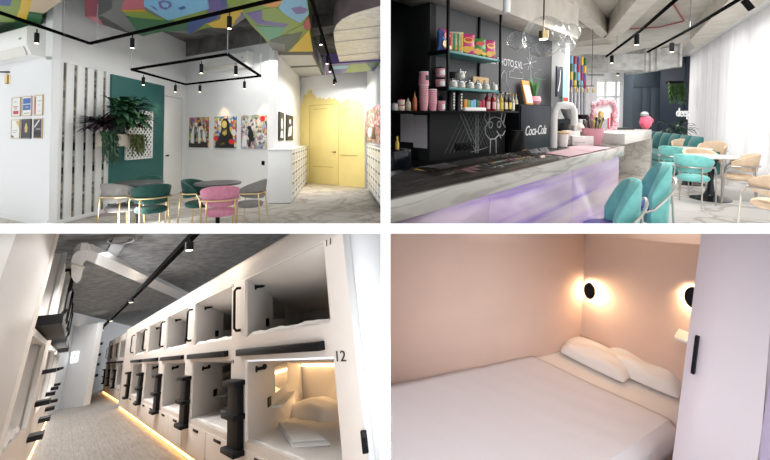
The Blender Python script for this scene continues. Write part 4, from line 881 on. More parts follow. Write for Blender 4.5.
# chalk drawings
def stroke(g, pts, r=.007): g.tube([(a, -.004, b_) for a, b_ in pts], r, 5)
t = BW.thing('chalk_lettering', 'white chalk lettering and star burst on the grey bar wall', 'chalk drawing', 0, 0, 0)
g = G(); a = (5.251, 2.291); b2 = (6.226, 2.333)
text_into(g, 'EL PHOTO.S.VL', .16, (a[0]-.08, -.004, a[1]-.055), 0, .002, fit=b2[0]-a[0]+.08); obj('lettering', g, chalk, t)
c0 = (6.511, 2.359); g = G()
for i in range(8):
    an = i*PI/4+.2; L_ = (.26, .15)[i % 2]; stroke(g, [(c0[0]+.05*math.cos(an), c0[1]+.05*math.sin(an)), (c0[0]+L_*math.cos(an), c0[1]+L_*math.sin(an))], .003)
g.ball((c0[0], -.004, c0[1]), (.03, .006, .03)); obj('star_burst', g, chalk, t)
def cloud(g, k, z, w, h, r=.0035):
    pts = [(k, z)]
    for c0_, cz, r0, a0_, a1_ in ((.2, .22, .2, 200, 70), (.5, .42, .26, 160, 20), (.8, .22, .2, 110, -20)):
        for q in range(7): an = math.radians(a0_+(a1_-a0_)*q/6); pts.append((k+w*(c0_+r0*math.cos(an)), z+h*(cz+1.1*r0*math.sin(an))*1.2))
    stroke(g, pts+[(k+w, z), (k+w*.5, z-.005), (k, z)], r)
for a, lab, m_ in (((5.76, 2.066), 'white chalk cloud below the lettering', chalk), ((6.68, 2.107), 'fainter chalk cloud right of the star burst', chalk_dim)):
    g = G(); cloud(g, a[0], a[1], .50, .20); BW.solo('chalk_cloud', g, m_, lab, 'chalk drawing', 0, 0, 0, 'chalk clouds')
a = (5.475, 1.798); g = G(); stroke(g, [(a[0]+.02, a[1]), (a[0], a[1]+.12), (a[0]+.05, a[1]+.3), (a[0]+.12, a[1]+.36), (a[0]+.2, a[1]+.3), (a[0]+.2, a[1]+.16), (a[0]+.3, a[1]+.06), (a[0]+.28, a[1]), (a[0]+.02, a[1])], .005)
BW.solo('chalk_puff', g, chalk, 'white chalk puff beside the shelf end above the bottles', 'chalk drawing', 0)
# lower chalk: bridge cables, animal head
g = G()
z0, z1 = .95, 1.47
for i in range(9):
    k_ = s431+.28+i*.1; g.tube([(k_, -.014, z0), (k_+.42, -.014, z1)], .002, 4)
for i in range(8):
    k_ = s431+.72+i*.08; g.tube([(k_+.42, -.014, z0+.02), (k_+.0, -.014, z1)], .002, 4)
for x in (.62, .7): g.tube([(s431+x, -.014, z1), (s431+x+.38, -.014, z0)], .006, 5)
for x in (1.02, 1.08): g.tube([(s431+x, -.014, .9), (s431+x, -.014, z1)], .008, 5)
g.tube([(s431+.9, -.014, .93), (s431+1.2, -.014, .95), (s431+1.35, -.014, .97)], .004, 5)
BW.solo('chalk_bridge', g, chalk_dim, 'white chalk drawing of bridge cables on the black panel around the sockets', 'chalk drawing', 0)
hd = (5.32, 1.206); g = G(); k_, z_ = hd
def st(pts, r=.007): g.tube([(k_+x*1.15, -.014, z_+y) for x, y in pts], r, 5)
st([(-.2, .12), (-.12, .2), (0, .22), (.14, .19), (.22, .1), (.3, .02), (.2, -.08), (.1, -.06), (.0, -.12), (-.14, -.12), (-.24, -.04), (-.26, .06), (-.2, .12)])
for x in (-.12, .1): g.tube([(k_+x*1.15+.055*math.cos(q*PI/5), -.014, z_+.1+.05*math.sin(q*PI/5)) for q in range(10)], .007, 5, True)
st([(-.2, .12), (-.28, .2), (-.25, .32)]); st([(-.16, .17), (-.14, .32)]); st([(.16, .19), (.18, .34)]); st([(.22, .12), (.3, .33)]); st([(.04, 0), (.12, -.08), (.16, -.12)], .007)
st([(-.12, -.13), (-.13, -.44)]); st([(.02, -.13), (.03, -.4)]); st([(-.5, -.5), (.2, -.38)]); st([(-.5, -.44), (-.35, -.4), (-.33, -.5)])
BW.solo('chalk_animal', g, chalk, 'white chalk drawing of a long eared animal head below the bottles', 'chalk drawing', 0)
# socket strip, papers
k0, k1 = (4.266, 1.027), (4.681, 1.028)
t = BW.thing('socket_strip', 'black triple socket strip on the chalk panel', 'socket', k0[0], k0[1], .01)
g = G(); g.bx(0, -.02, -.05, k1[0]-k0[0], 0, .05, .004); obj('plate', g, black, t)
for i in range(3): g = G(); x = (k1[0]-k0[0])*(i+.5)/3; g.cyl((x, -.02, 0), (x, -.026, 0), .03); obj('outlet', g, blackgloss, t)
paper2 = mat('pinned_paper', (.86, .82, .85), .8, var=.06, vs=30)
for (u0, v0, u1, v1, lab, off_) in ((400, 114, 413, 142, 'wide sheet of paper pinned in the black niche', 0), (414, 115, 428, 148, 'longer sheet of paper pinned at the niche corner', .006)):
    pass
NB = Wall(BAR, BW.at(0, 0, -.94)[:2], BW.at(1, 0, -.94)[:2])
NS = Wall(BAR, (-0.146, 5.464), (0.555, 4.751))
q = [((0.514, 1.473), (0.737, 1.103)), ((0.742, 1.461), (0.971, 1.041))]
for (a, b2), lab in zip(q, ('wider sheet of paper pinned at left in the black niche', 'longer sheet of paper pinned at right in the black niche')):
    g = G(); g.bx(a[0], -.004, b2[1], b2[0], 0, a[1]); NS.solo('paper_sheet', g, paper2, lab, 'paper', 0, 0, .006, 'papers in the niche')

# back counter, black appliances
g = G(); g.bx(-.6, -.62, 0, 5.2, -.02, .88, .004); g.bx(-.6, -.02, 0, 3.7, .9, .88); BW.solo('back_counter', g, black, 'low black back counter under the chalk panel', 'counter', 0)
k = (2.738, 0.962); k1 = (2.948, 0.994)
t = BW.thing('counter_box', 'black box with a yellow bottle at the left end of the back counter', 'box', k[0]-.3, .88, .3)
g = G(); g.bx(0, -.1, 0, k1[0]-k[0]+.3, .15, .24, .02); obj('box', g, blackgloss, t)
g = G(); x_ = k1[0]-k[0]+.18; g.lathe([(0, .24), (.022, .24), (.022, .3), (.01, .33), (.01, .37), (0, .37)], c=(x_, 0, 0), seg=12); obj('bottle', g, bagc['yellow'], t)
fs0, fs1 = (5.634, 1.376), (6.837, 1.358)
t = BW.thing('drinks_fridge', 'black drinks fridge with white script lettering at the end of the bar', 'fridge', fs0[0], 0, .25)
fw = fs1[0]-fs0[0]; FT = (6.176, 1.624)[1]
g = G(); g.bx(0, 0, .3, fw, .24, FT, .008); obj('body', g, black, t)
g = G(); g.bx(.02, -.02, .32, fw-.02, 0, FT-.02, .006); obj('door', g, mat('fridge_door', (.006, .010, .018), .35, spec=.25), t)
g = G(); a = (5.787, 1.136); b2 = (6.541, 1.173)
text_into(g, 'Coca-Cola', .22, (a[0]-fs0[0]-.02, -.024, a[1]-.01), .35, .002, .92, .92); tl = obj('lettering', g, chalk, t)
t = BW.thing('bag', 'round black bag with gold lettering leaning against the fridge', 'bag', (5.071, 1.036)[0], .88, .5)
g = G(); rows = []
for i in range(9):
    f = i/8; z = .36*f; w_ = .2*(1-f**3*.55); rows.append([(w_*math.cos(a), .08*math.sin(a), z) for a in [q_*2*PI/20 for q_ in range(20)]])
g.rings(rows); obj('body', g, black, t)
g = G(); text_into(g, 'PUMA', .06, (-.02, -.082, .05), 0, .002); obj('lettering', g, mat('gold_print', (.55, .38, .05), .4), t)
# framed print and potted plant on top of the fridge
fz = FT
t = BW.thing('photo_frame', 'leaning orange edged picture frame on the black fridge', 'picture', (6.003, 1.664)[0], fz, .16)
g = G(); W1, H1 = .26, .40
g.hexa([(0, -.03, 0), (W1, -.03, 0), (W1, 0, 0), (0, 0, 0)], [(0, .06, H1), (W1, .06, H1), (W1, .09, H1), (0, .09, H1)]); obj('frame', g, mat('frame_orange', (.6, .27, .05), .5), t)
g = G(); g.hexa([(.03, -.034, .03), (W1-.03, -.034, .03), (W1-.03, -.02, .03), (.03, -.02, .03)], [(.03, .055, H1-.03), (W1-.03, .055, H1-.03), (W1-.03, .06, H1-.03), (.03, .06, H1-.03)]); obj('print', g, paper, t)
t = BW.thing('potted_plant', 'small upright green plant in a pink pot on the black fridge', 'plant', (6.359, 1.653)[0], fz, .16)
g = G(); g.lathe([(0, 0), (.07, 0), (.11, .06), (.1, .13), (.08, .14), (.06, .12)], seg=20); obj('pot', g, pinkc, t)
g = G()
for i in range(12): a = i*2.4; leaf(g, (.02*math.cos(a), .02*math.sin(a), .1), (.22*math.cos(a), .22*math.sin(a), 1), .3+.12*(i % 4)/3, .035, .05)
obj('leaves', g, mat('leaf_upright', (.06, .2, .06), .5), t)
# dark picture and coloured panel on the pale wall beyond
PW = Wall(BAR, BW.at(sEnd, 0, .25)[:2], BW.at(sEnd+1.2, 0, .25)[:2])
k = [(7.075, 2.044), (7.357, 2.059)]
canvas(PW, 'wall_picture', 'tall dark picture with a blue arc on the pale pillar', 'picture', (6.998, 2.038)[0]-sEnd, (7.253, 2.052)[0]-sEnd, (7.226, 1.776)[1], (7.201, 2.325)[1], mat('art_navy', (.01, .015, .03), .3), [(1, 'p', [(.2, .2), (.5, .5), (.6, .9), (.68, .9), (.6, .5), (.3, .15)])], None, .03)
canvas(PW, 'wall_picture', 'turquoise and pink panel beside the tall dark picture', 'picture', (7.334, 1.909)[0]-sEnd, (7.581, 1.919)[0]-sEnd, (7.525, 1.633)[1], (7.49, 2.33)[1], mat('art_turquoise', (.35, .62, .6), .5), [(3, 'p', [(0, .1), (1, .1), (1, .2), (0, .2)])], None, .02)
# row of tall striped poles
pole_c = ['v', 'y', 'g', 'lb', 'r']
for i, (p, lab) in enumerate(zip([(4.634, 9.5, 1.5), (4.771, 9.6, 1.5), (4.91, 9.7, 1.5), (5.051, 9.8, 1.5), (5.18, 9.9, 1.5)], ('leftmost', 'second', 'middle', 'fourth', 'rightmost'))):
    t = thing(BAR, 'striped_pole', '%s of five tall grey poles with painted tops beside the pale pillar' % lab, 'pole', (p[0], p[1], 0), 0, 'tall poles with painted tops')
    g = G(); g.cyl((0, 0, 0), (0, 0, 2.1), .032, 12); obj('shaft', g, mat('pole_grey_%d' % i, (.25, .25, .28), .4), t)
    g = G()
    for q in range(4): g.m(q).cyl((0, 0, 2.1+q*.2), (0, 0, 2.3+q*.2), .034, 12)
    obj('painted_top', g, [PM[PK.index(pole_c[(i+q) % 5])] for q in range(4)], t)

# ---- counter
counter_top = ramp_mat('counter_dark_stone', [(.3, (.075, .064, .056)), (.5, (.12, .102, .09)), (.62, (.17, .15, .135)), (.75, (.11, .095, .083))], scale=1.6, detail=8, distort=1.2, rough=.05, stretch=(.5, 5, 5))
fascia_m = ramp_mat('counter_white_marble', [(0, (.42, .40, .37)), (.4, (.56, .53, .49)), (.46, (.40, .37, .34)), (.51, (.56, .54, .50)), (.7, (.62, .60, .56))], scale=2.6, detail=10, distort=.7, rough=.2, stretch=(.4, 3, 3.5))
onyx = ramp_mat('violet_onyx', [(.26, (.16, .08, .48)), (.37, (.40, .27, .66)), (.45, (.62, .48, .70)), (.6, (.74, .62, .70)), (.85, (.66, .58, .63))], scale=1.5, detail=9, distort=.5, rough=.15, stretch=(.25, 1, 3.4), rot=(0, .16, 0))
kA, kB = -.4, 5.08
t = BC.thing('bar_counter', 'long bar counter with dark stone top, white marble edge and violet onyx front', 'counter', 0, 0, 0)
g = G(); g.bx(kA, .012, 1.085, 5.1, .6, 1.10, .002); obj('counter_top', g, counter_top, t)
g = G(); g.bx(kA, 0, .995, 5.09, .03, 1.102, .003); g.bx(kA, .03, .995, 5.09, .6, 1.084); obj('marble_edge', g, fascia_m, t)
seams = [kA, 2.15, 3.6, kB]
for a, b2 in zip(seams, seams[1:]):
    g = G(); g.bx(a+.003, .05, .0, b2-.003, .1, .994); obj('front_panel', g, onyx, t)
g = G(); g.bx(kA, .1, 0, kB, .58, .99); obj('carcass', g, black, t)
# open bay with shelf and a glazed end
t = BC.thing('display_counter', 'pale glazed end counter with an open shelf past the violet front', 'counter', 5.1, 0, 0)
eL = (6.507, 1.244)[0]-5.1
g = G(); g.bx(0, 0, 1.12, eL, .6, 1.25, .004); obj('top', g, mat('counter_end_top', (.62, .60, .57), .15), t)
g = G(); g.bx(0, .05, .55, eL, .58, .58); g.bx(0, .05, .05, eL, .58, .08); obj('shelf', g, fascia_m, t)
g = G(); g.bx(eL-.06, 0, 0, eL, .6, 1.12); g.bx(0, .5, 0, eL, .6, 1.12); obj('end_panel', g, fascia_m, t)
g = G(); g.bx(eL-.04, -.01, 0, eL, .03, 1.12); obj('steel_post', g, steel, t)
for i, (x, z, m_) in enumerate(((.3, .58, 'o'), (.6, .58, 'y'), (.4, .08, 'o'), (.75, .08, 'dg'))):
    pass
# things on the counter
CT = 1.102
matp = mat('pink_mat', (.62, .38, .43), .5)
for poly, lab in (([(1.536, 3.634, 1.102), (2.03, 4.134, 1.102), (2.071, 3.771, 1.102), (1.629, 3.35, 1.102)], 'pink place mat on the counter nearer the viewer'), ([(2.031, 4.251, 1.102), (2.39, 4.574, 1.102), (2.501, 4.192, 1.102), (2.006, 3.724, 1.102)], 'pink place mat on the counter nearer the pink bucket')):
    g = G(); g.prism([V(p)+V((0, 0, .001)) for p in poly], (0, 0, .004)); solo(BAR, 'place_mat', g, matp, lab, 'place mat', group='pink mats on the counter')
def at_counter(name, label, cat, xy, z=CT): return thing(BAR, name, label, cat, (xy[0], xy[1], z))
p = (2.049, 4.375)
t = at_counter('paper_cup', 'white paper cup with tan lid on the counter by the fridge', 'cup', p)
g = G(); g.lathe([(0, 0), (.05, 0), (.068, .15), (.06, .15), (.05, .02)], seg=20); obj('body', g, rim_w, t)
g = G(); g.lathe([(.07, .145), (.07, .16), (.05, .175), (0, .175)], seg=20); obj('lid', g, kraft, t)
for (xy, w_, d_2, h_, lab, m_) in (((2.273, 4.645), .16, .14, .17, 'tall white box on the counter behind the paper cup', rim_w), ((2.354, 4.574), .25, .14, .11, 'low white box on the counter left of the pink bucket', rim_w)):
    t = at_counter('carton_box', lab, 'box', xy); g = G(); g.bx(-w_/2, -d_2/2, 0, w_/2, d_2/2, h_, .004); obj('carton', g, m_, t); g = G(); g.bx(-w_*.4, -d_2/2-.002, h_*.3, w_*.1, -d_2/2, h_*.34); obj('print_line', g, grey_ink, t)
p = (2.543, 4.645)
t = at_counter('utensil_bucket', 'pink bucket full of brushes and pens on the counter', 'bucket', p)
g = G(); g.lathe([(0, 0), (.095, 0), (.125, .2), (.118, .2), (.09, .01)], seg=24); obj('bucket', g, pinkc, t)
r_ = random.Random(3); UC = [yel_ink, dark_ink, wood, pinkc, grey_ink, dark_ink]
for i in range(16):
    g = G(); a = i*.9; rr = .07*r_.random(); tip = (rr*1.8*math.cos(a), rr*1.8*math.sin(a), .27+.09*r_.random()); g.cyl((rr*.6*math.cos(a), rr*.6*math.sin(a), .05), tip, .009, 8); g.ball(tip, (.016, .016, .03), 8, 6); obj('utensil', g, UC[i % 6], t)
# white arched tap, black machine
t = BC.thing('beer_tap', 'thick white arched tap column beside the fridge', 'tap', 0, 0, 0); t.matrix_world = BAR @ MX.Translation(V((*(1.864, 4.192), CT)))
e = (2.091, 4.192); s_ = (1.864, 4.192); dx, dy = e[0]-s_[0], e[1]-s_[1]; g = G()
g.tube([(0, 0, 0), (0, 0, .36), (dx*.05, dy*.05, .42), (dx*.18, dy*.18, .465), (dx*.5, dy*.5, .475), (dx*.82, dy*.82, .465), (dx*.95, dy*.95, .42), (dx, dy, .25)], .037, 14); obj('arch', g, plastic, t)
g = G(); g.cyl((dx, dy, .25), (dx, dy, .19), .03); obj('nozzle', g, steel, t)
p = (2.603, 5.394)
t = at_counter('coffee_grinder', 'black coffee machine behind the cartons under the white tap', 'coffee machine', p)
g = G(); g.bx(-.2, -.12, 0, .2, .15, .3, .02); obj('body', g, blackgloss, t)
g = G(); g.lathe([(.05, .3), (.1, .42), (.1, .44), (0, .44)], seg=20); obj('hopper', g, grey_ink, t)
g = G(); g.bx(-.15, -.15, .04, .15, -.12, .07, .004); obj('tray', g, steel, t)
vase_m = mat('patterned_jar', (.70, .62, .58), .4, var=.4, vs=30)
p = (2.494, 4.951)
t = at_counter('glass_jar', 'round speckled pale jar behind the low white box', 'jar', p); g = G(); g.lathe([(0, 0), (.09, 0), (.11, .08), (.1, .2), (.07, .25), (.075, .28), (.06, .28)], seg=24); obj('body', g, vase_m, t); g = G(); g.lathe([(.078, .275), (.078, .3), (0, .31)], seg=20); obj('lid', g, silverlid, t)
p = (2.953, 5.208)
t = at_counter('bottle_stand', 'small grey stand with gold bottle behind the pink bucket', 'stand', p); g = G(); g.bx(-.07, -.05, 0, .07, .05, .3, .005); obj('stand', g, grey_ink, t); g = G(); g.lathe([(0, .3), (.03, .3), (.03, .38), (.012, .41), (0, .41)], seg=12); obj('bottle', g, goldb, t)
p = (3.125, 5.81)
t = at_counter('cash_terminal', 'black cash terminal behind the pink bucket', 'terminal', p); g = G(); g.bx(-.16, -.06, .15, .16, .1, .36, .02); obj('screen', g, black, t); g = G(); g.bx(-.05, -.03, 0, .05, .06, .16); obj('foot', g, black, t)
p = (2.276, 3.721)
t = thing(BAR, 'card_terminal', 'low black box with white front on the far counter', 'box', (*(3.288, 5.492), CT)); g = G(); g.bx(-.26, -.1, .09, .26, .12, .17, .01); g.bx(-.26, -.08, 0, -.2, .1, .1); g.bx(.2, -.08, 0, .26, .1, .1); obj('riser', g, black, t); g = G(); g.bx(-.19, -.09, 0, .19, .08, .085, .01); obj('tray', g, rim_w, t)
# pink blossom display in front of the rear window
p = (3.101, 5.394)
t = thing(BAR, 'blossom_frame', 'pale board framed with pink blossom standing on the far end of the counter', 'flower display', (p[0], p[1], CT)); g = G(); S_ = p[1]/380
g.bx(-10.5*S_, 0, 0, 10.5*S_, .03, 37*S_, .01); obj('board', g, mat('board_pale', (.74, .68, .70), .5), t)
g = G(); r_ = random.Random(9)
for i in range(90):
    a = r_.uniform(0, 2*PI); rx, rz_ = 11*S_, 14*S_; ca, sa = math.cos(a), math.sin(a); kq = (abs(ca)**6+abs(sa)**6)**(-1/6); q_ = (rx*ca*kq+r_.uniform(-.02, .02), -.02, 24*S_+rz_*sa*kq+r_.uniform(-.02, .02)); g.ball(q_, r_.uniform(.018, .04), 6, 4)
obj('blossoms', g, mat('blossom_pink', (.66, .36, .42), .8, var=.4, vs=20), t)
g = G()
for i in range(6): x = (-8+3*i)*S_; g.bx(x, -.006, (10+4*(i % 2))*S_, x+1.6*S_, 0, (17+5*(i % 3))*S_)
obj('drawn_marks', g, red_ink, t)
p = (2.836, 4.521)
t = thing(BAR, 'desk_screen', 'grey rounded screen on a stand at the far end of the counter', 'screen', (*(3.577, 5.925), CT)); g = G(); g.bx(-.08, 0, .06, .08, .03, .24, .012, 3); obj('screen', g, mat('screen_grey', (.42, .40, .40), .4), t); g = G(); g.cyl((0, .015, 0), (0, .015, .12), .015); g.cyl((0, .015, 0), (0, .015, .012), .07); obj('foot', g, grey_ink, t)
p = (3.834, 5.587)
t = thing(BAR, 'piggy_bank', 'glossy pink round money box with grey top on the counter end', 'money box', (p[0], p[1], 1.252)); g = G(); g.lathe([(0, 0), (.035, 0), (.07, .05), (.08, .11), (.065, .17), (.04, .19), (0, .19)], seg=24); obj('body', g, mat('pink_ceramic', (.75, .13, .22), .2), t)
g = G(); g.lathe([(.05, .195), (.055, .23), (.03, .26), (0, .265)], c=(-.02, 0, -.01), seg=16); obj('lid', g, grey_ink, t)
g = G(); g.ball((.07, -.02, .12), (.03, .02, .04), 10, 8); obj('wing', g, mat('pink_ceramic_dark', (.6, .08, .15), .25), t)
# glass bubble pendant
t = thing(BAR, 'bubble_pendant', 'pendant lamp of clear glass bubbles hanging over the counter', 'pendant lamp', (1.406, 3.4, 2.165)); K_ = 3.4/380*.98
def shell(g, c_, r): g.ball(c_, r, 64, 40)
for dx, dz, r, dy in ((0, 0, 20.5, 0), (-29.5, -5, 9.3, -.05), (22.5, 9, 8.5, .1), (24, -9, 7.5, .0), (16, -1, 9, -.2), (30, -1, 7, .15)):
    g = G(); shell(g, (dx*K_, dy, dz*K_), r*K_); obj('glass_bubble', g, glass, t)
g = G(); g.cyl((.0, 0, -2*K_), (0, 0, 6*K_), 4.6*K_, 24); g.cyl((0, 0, 6*K_), (0, 0, 17*K_), .7*K_, 10); obj('lamp_head', g, brass, t)
g = G(); g.cyl((0, 0, -2.1*K_), (0, 0, -2.6*K_), 4*K_, 24); obj('lens', g, lens_glow, t)
g = G(); g.cyl((0, 0, 17*K_), (0, 0, 1.6), .006, 6); obj('cord', g, black, t)

# ---- seating
SG, TG2 = 'velvet armchairs in the cafe bar', 'round tulip tables in the cafe bar'
ang = math.atan2(-n0[1], n0[0]) if False else None
CN = V((-BC.d.y, BC.d.x))                      # towards the counter
ra = math.atan2(CN.x, -CN.y)
BS = 'upholstered armchairs at the counter'
cafe_chair(BAR, (*(1.685, 2.868), 0), ra+.45, 'turquoise armchair with seat tinted as by violet light, nearest the viewer at the counter', teal_vel, steel, BS, .64, violet_lit_vel, True)
cafe_chair(BAR, (*(2.351, 3.462), 0), ra+.45, 'turquoise armchair with seat tinted as by violet light, second along the counter', teal_vel, steel, BS, .68, violet_lit_vel, True)
marble_top = ramp_mat('white_table_top', [(.4, (.62, .60, .58)), (.5, (.82, .81, .80)), (.7, (.86, .85, .84))], scale=4, detail=8, distort=1.5, rough=.15)
TA, TB2 = (5.608, 6.502), (6.359, 7.899)
round_table(BAR, (*TA, 0), 'white topped table on a black tulip foot, nearer the viewer', .37, marble_top, blackgloss, TG2, .75, True)
round_table(BAR, (*TB2, 0), 'white topped table on a black tulip foot, nearer the turquoise sofa', .37, marble_top, blackgloss, TG2, .75, True)
for xy, T, dr, lab, fab in (((4.979, 6.107), TA, 0, 'turquoise armchair at the nearer white table, its back to the viewer', teal_vel),
                           ((5.796, 6.203), TA, .3, 'beige armchair right of the nearer white table', beige_vel),
                           ((5.707, 6.849), TA, 0, 'beige armchair on the far side of the nearer white table', beige_vel),
                           ((4.504, 4.35), TA, .5, 'beige armchair cut off at the right edge', beige_vel),
                           ((5.785, 7.57), TB2, 0, 'turquoise armchair at the farther white table', teal_vel),
                           ((7.39, 8.553), TB2, 0, 'beige armchair between the two tables and the curtain', beige_vel),
                           ((7.307, 9.252), TB2, 0, 'beige armchair behind the farther white table, before the sofa', beige_vel)):
    cafe_chair(BAR, (*xy, 0), face(xy, T)+dr, lab, fab, steel, SG)
# turquoise sofa with cushions
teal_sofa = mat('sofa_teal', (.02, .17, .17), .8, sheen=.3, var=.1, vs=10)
SA, SB = (6.736, 9.516), (7.836, 9.299)
SW = Wall(BAR, (8.262, 11.776), (7.437, 8.747))
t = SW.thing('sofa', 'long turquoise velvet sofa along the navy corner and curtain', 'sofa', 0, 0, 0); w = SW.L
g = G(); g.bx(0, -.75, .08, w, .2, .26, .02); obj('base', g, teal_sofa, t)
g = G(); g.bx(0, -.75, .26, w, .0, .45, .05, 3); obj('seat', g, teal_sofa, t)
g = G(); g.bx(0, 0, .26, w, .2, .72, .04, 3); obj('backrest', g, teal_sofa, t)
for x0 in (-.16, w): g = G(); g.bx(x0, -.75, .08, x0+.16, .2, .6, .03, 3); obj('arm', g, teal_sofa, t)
n = 6
for i in range(n):
    c_ = SW.thing('sofa_cushion', 'turquoise back cushion %s on the sofa' % ('at the left end', 'second from left', 'third from left', 'fourth from left', 'fifth from left', 'at the right end')[i], 'cushion', w*(i+.5)/n, .46, .12, 'back cushions on the sofa')
    g = G(); W2 = w/n*.5; rows = []
    for q in range(9):
        f = q/8; zz = .46*f; th = .1*(math.sin(PI*f)**.5)+.01; rows.append([(W2*(.92+.08*math.cos(2*a))*math.cos(a), th*math.sin(a)+.1*f-.05, zz) for a in [v_*2*PI/20 for v_ in range(20)]])
    g.rings(rows); obj('cushion_body', g, teal_sofa, c_)
# hanging greenery and sign on the navy wall
p = (9.885, 13.0, 2.454)
t = thing(BAR, 'hanging_plant', 'green trailing plant hanging on the navy wall above the sign', 'plant', p)
g = G(); r_ = random.Random(21)
for i in range(70):
    x = r_.uniform(-.24, .24); L_ = r_.uniform(.3, .68); g.tube([(x, 0, .05), (x*1.1, -.08, 0), (x*1.15, -.1, -L_)], .012, 4)
    for q in range(5): leaf(g, (x*1.12, -.1, -L_*r_.random()), (r_.uniform(-1, 1), -.5, -.4), .1, .035, .4)
obj('foliage', g, mat('leaf_hanging', (.06, .14, .03), .6, var=.4, vs=8), t)
g = G(); g.bx(-.25, -.08, .0, .25, .1, .1); obj('pot', g, black, t)
t = thing(BAR, 'wall_sign', 'white illuminated lettering beside the curtain on the navy wall', 'sign', (9.722, 12.7, 1.35))
g = G(); text_into(g, 'deep', .42, (0, 0, 0), 0, .02, .62, .9); obj('lettering', g, mat('sign_glow', (1, 1, 1), .5, emit=(.95, .97, 1), es=.12), t)
t = thing(BAR, 'potted_plant', 'dark leafy plant behind the sofa cushions by the navy wall', 'plant', (*(9.197, 11.995), .5))
g = G(); bush(g, (0, 0, .45), (.5, .25, .25), 60, .28, .09, 31); obj('leaves', g, leaf_d, t)
g = G(); g.lathe([(0, -.5), (.16, -.5), (.2, .2), (.17, .2)], seg=20); obj('pot', g, black, t)
# small brass pendants and an air conditioner by the rear window
t = thing(BAR, 'track_light', 'thin black bar with five small brass spotlights before the rear window', 'track light', (4.39, 9.0, 2.113))
g = G(); w_ = (4.933, 9.0, 2.113)[0]-(4.39, 9.0, 2.113)[0]; g.bx(0, -.01, -.01, w_, .01, .01); obj('rail', g, black, t)
for i in range(5): spot(t, 'spotlight', V((w_*(.02+.24*i), 0, -.01)), .09, .026, brass, False)
g = G(); g.cyl((w_*.9, 0, 0), (w_*.9, 0, 1.7), .006, 6); obj('suspension_wire', g, black, t)
t = thing(BAR, 'air_conditioner', 'white wall air conditioner high beyond the striped poles', 'air conditioner', (6.433, 12.4, 2.604))
w_ = (7.018, 12.4, 2.604)[0]-(6.433, 12.4, 2.604)[0]; g = G(); g.prism([(0, 0, 0), (0, -.2, .05), (0, -.22, .25), (0, 0, .27)], (w_, 0, 0)); obj('body', g, plastic, t)
g = G(); g.bx(w_*.05, -.215, .06, w_*.95, -.205, .1); obj('louver', g, grey_ink, t)
# =================================================================== CAPSULE DORMITORY (lower left)
plank = ramp_mat('grey_planks', [(.3, (.30, .285, .27)), (.5, (.36, .345, .325)), (.7, (.42, .40, .38))], scale=3, detail=8, distort=.6, rough=.3, stretch=(9, .8, 1), tiles=(1.6, .19, .003, (.27, .255, .24), .5), rot=(0, 0, PI/2))
bunk_m = mat('bunk_laminate', (.74, .68, .63), .5)
lining = mat('pod_lining_white', (.90, .87, .84), .5)
dconc = ramp_mat('dorm_concrete', [(.3, (.21, .213, .217)), (.5, (.30, .304, .308)), (.72, (.40, .404, .408))], scale=5, detail=10, distort=.2, rough=.9)
linen = mat('white_linen', (.80, .79, .78), .85, bump=.25, bs=7)
led = mat('led_warm', (1, .6, .2), .5, emit=(1, .50, .14), es=5)
CD = 3.55
g = G(); g.bx(-6, 1.5, -.08, 9, 42, 0); struct('floor', g, plank, DORM)
g = G(); g.bx(-6, 1.0, CD, 9, 48, CD+.1); struct('ceiling', g, dconc, DORM)
FW = Wall(DORM, (-0.04, 22.56), (3.695, 39.066))
cool = mat('cool_white_wall', (.66, .68, .70), .6)
g = G(); g.bx(-8, 0, 0, 20, .1, CD); FW.struct('wall_far', g, cool)
RV = V((.564, .826, -.116))
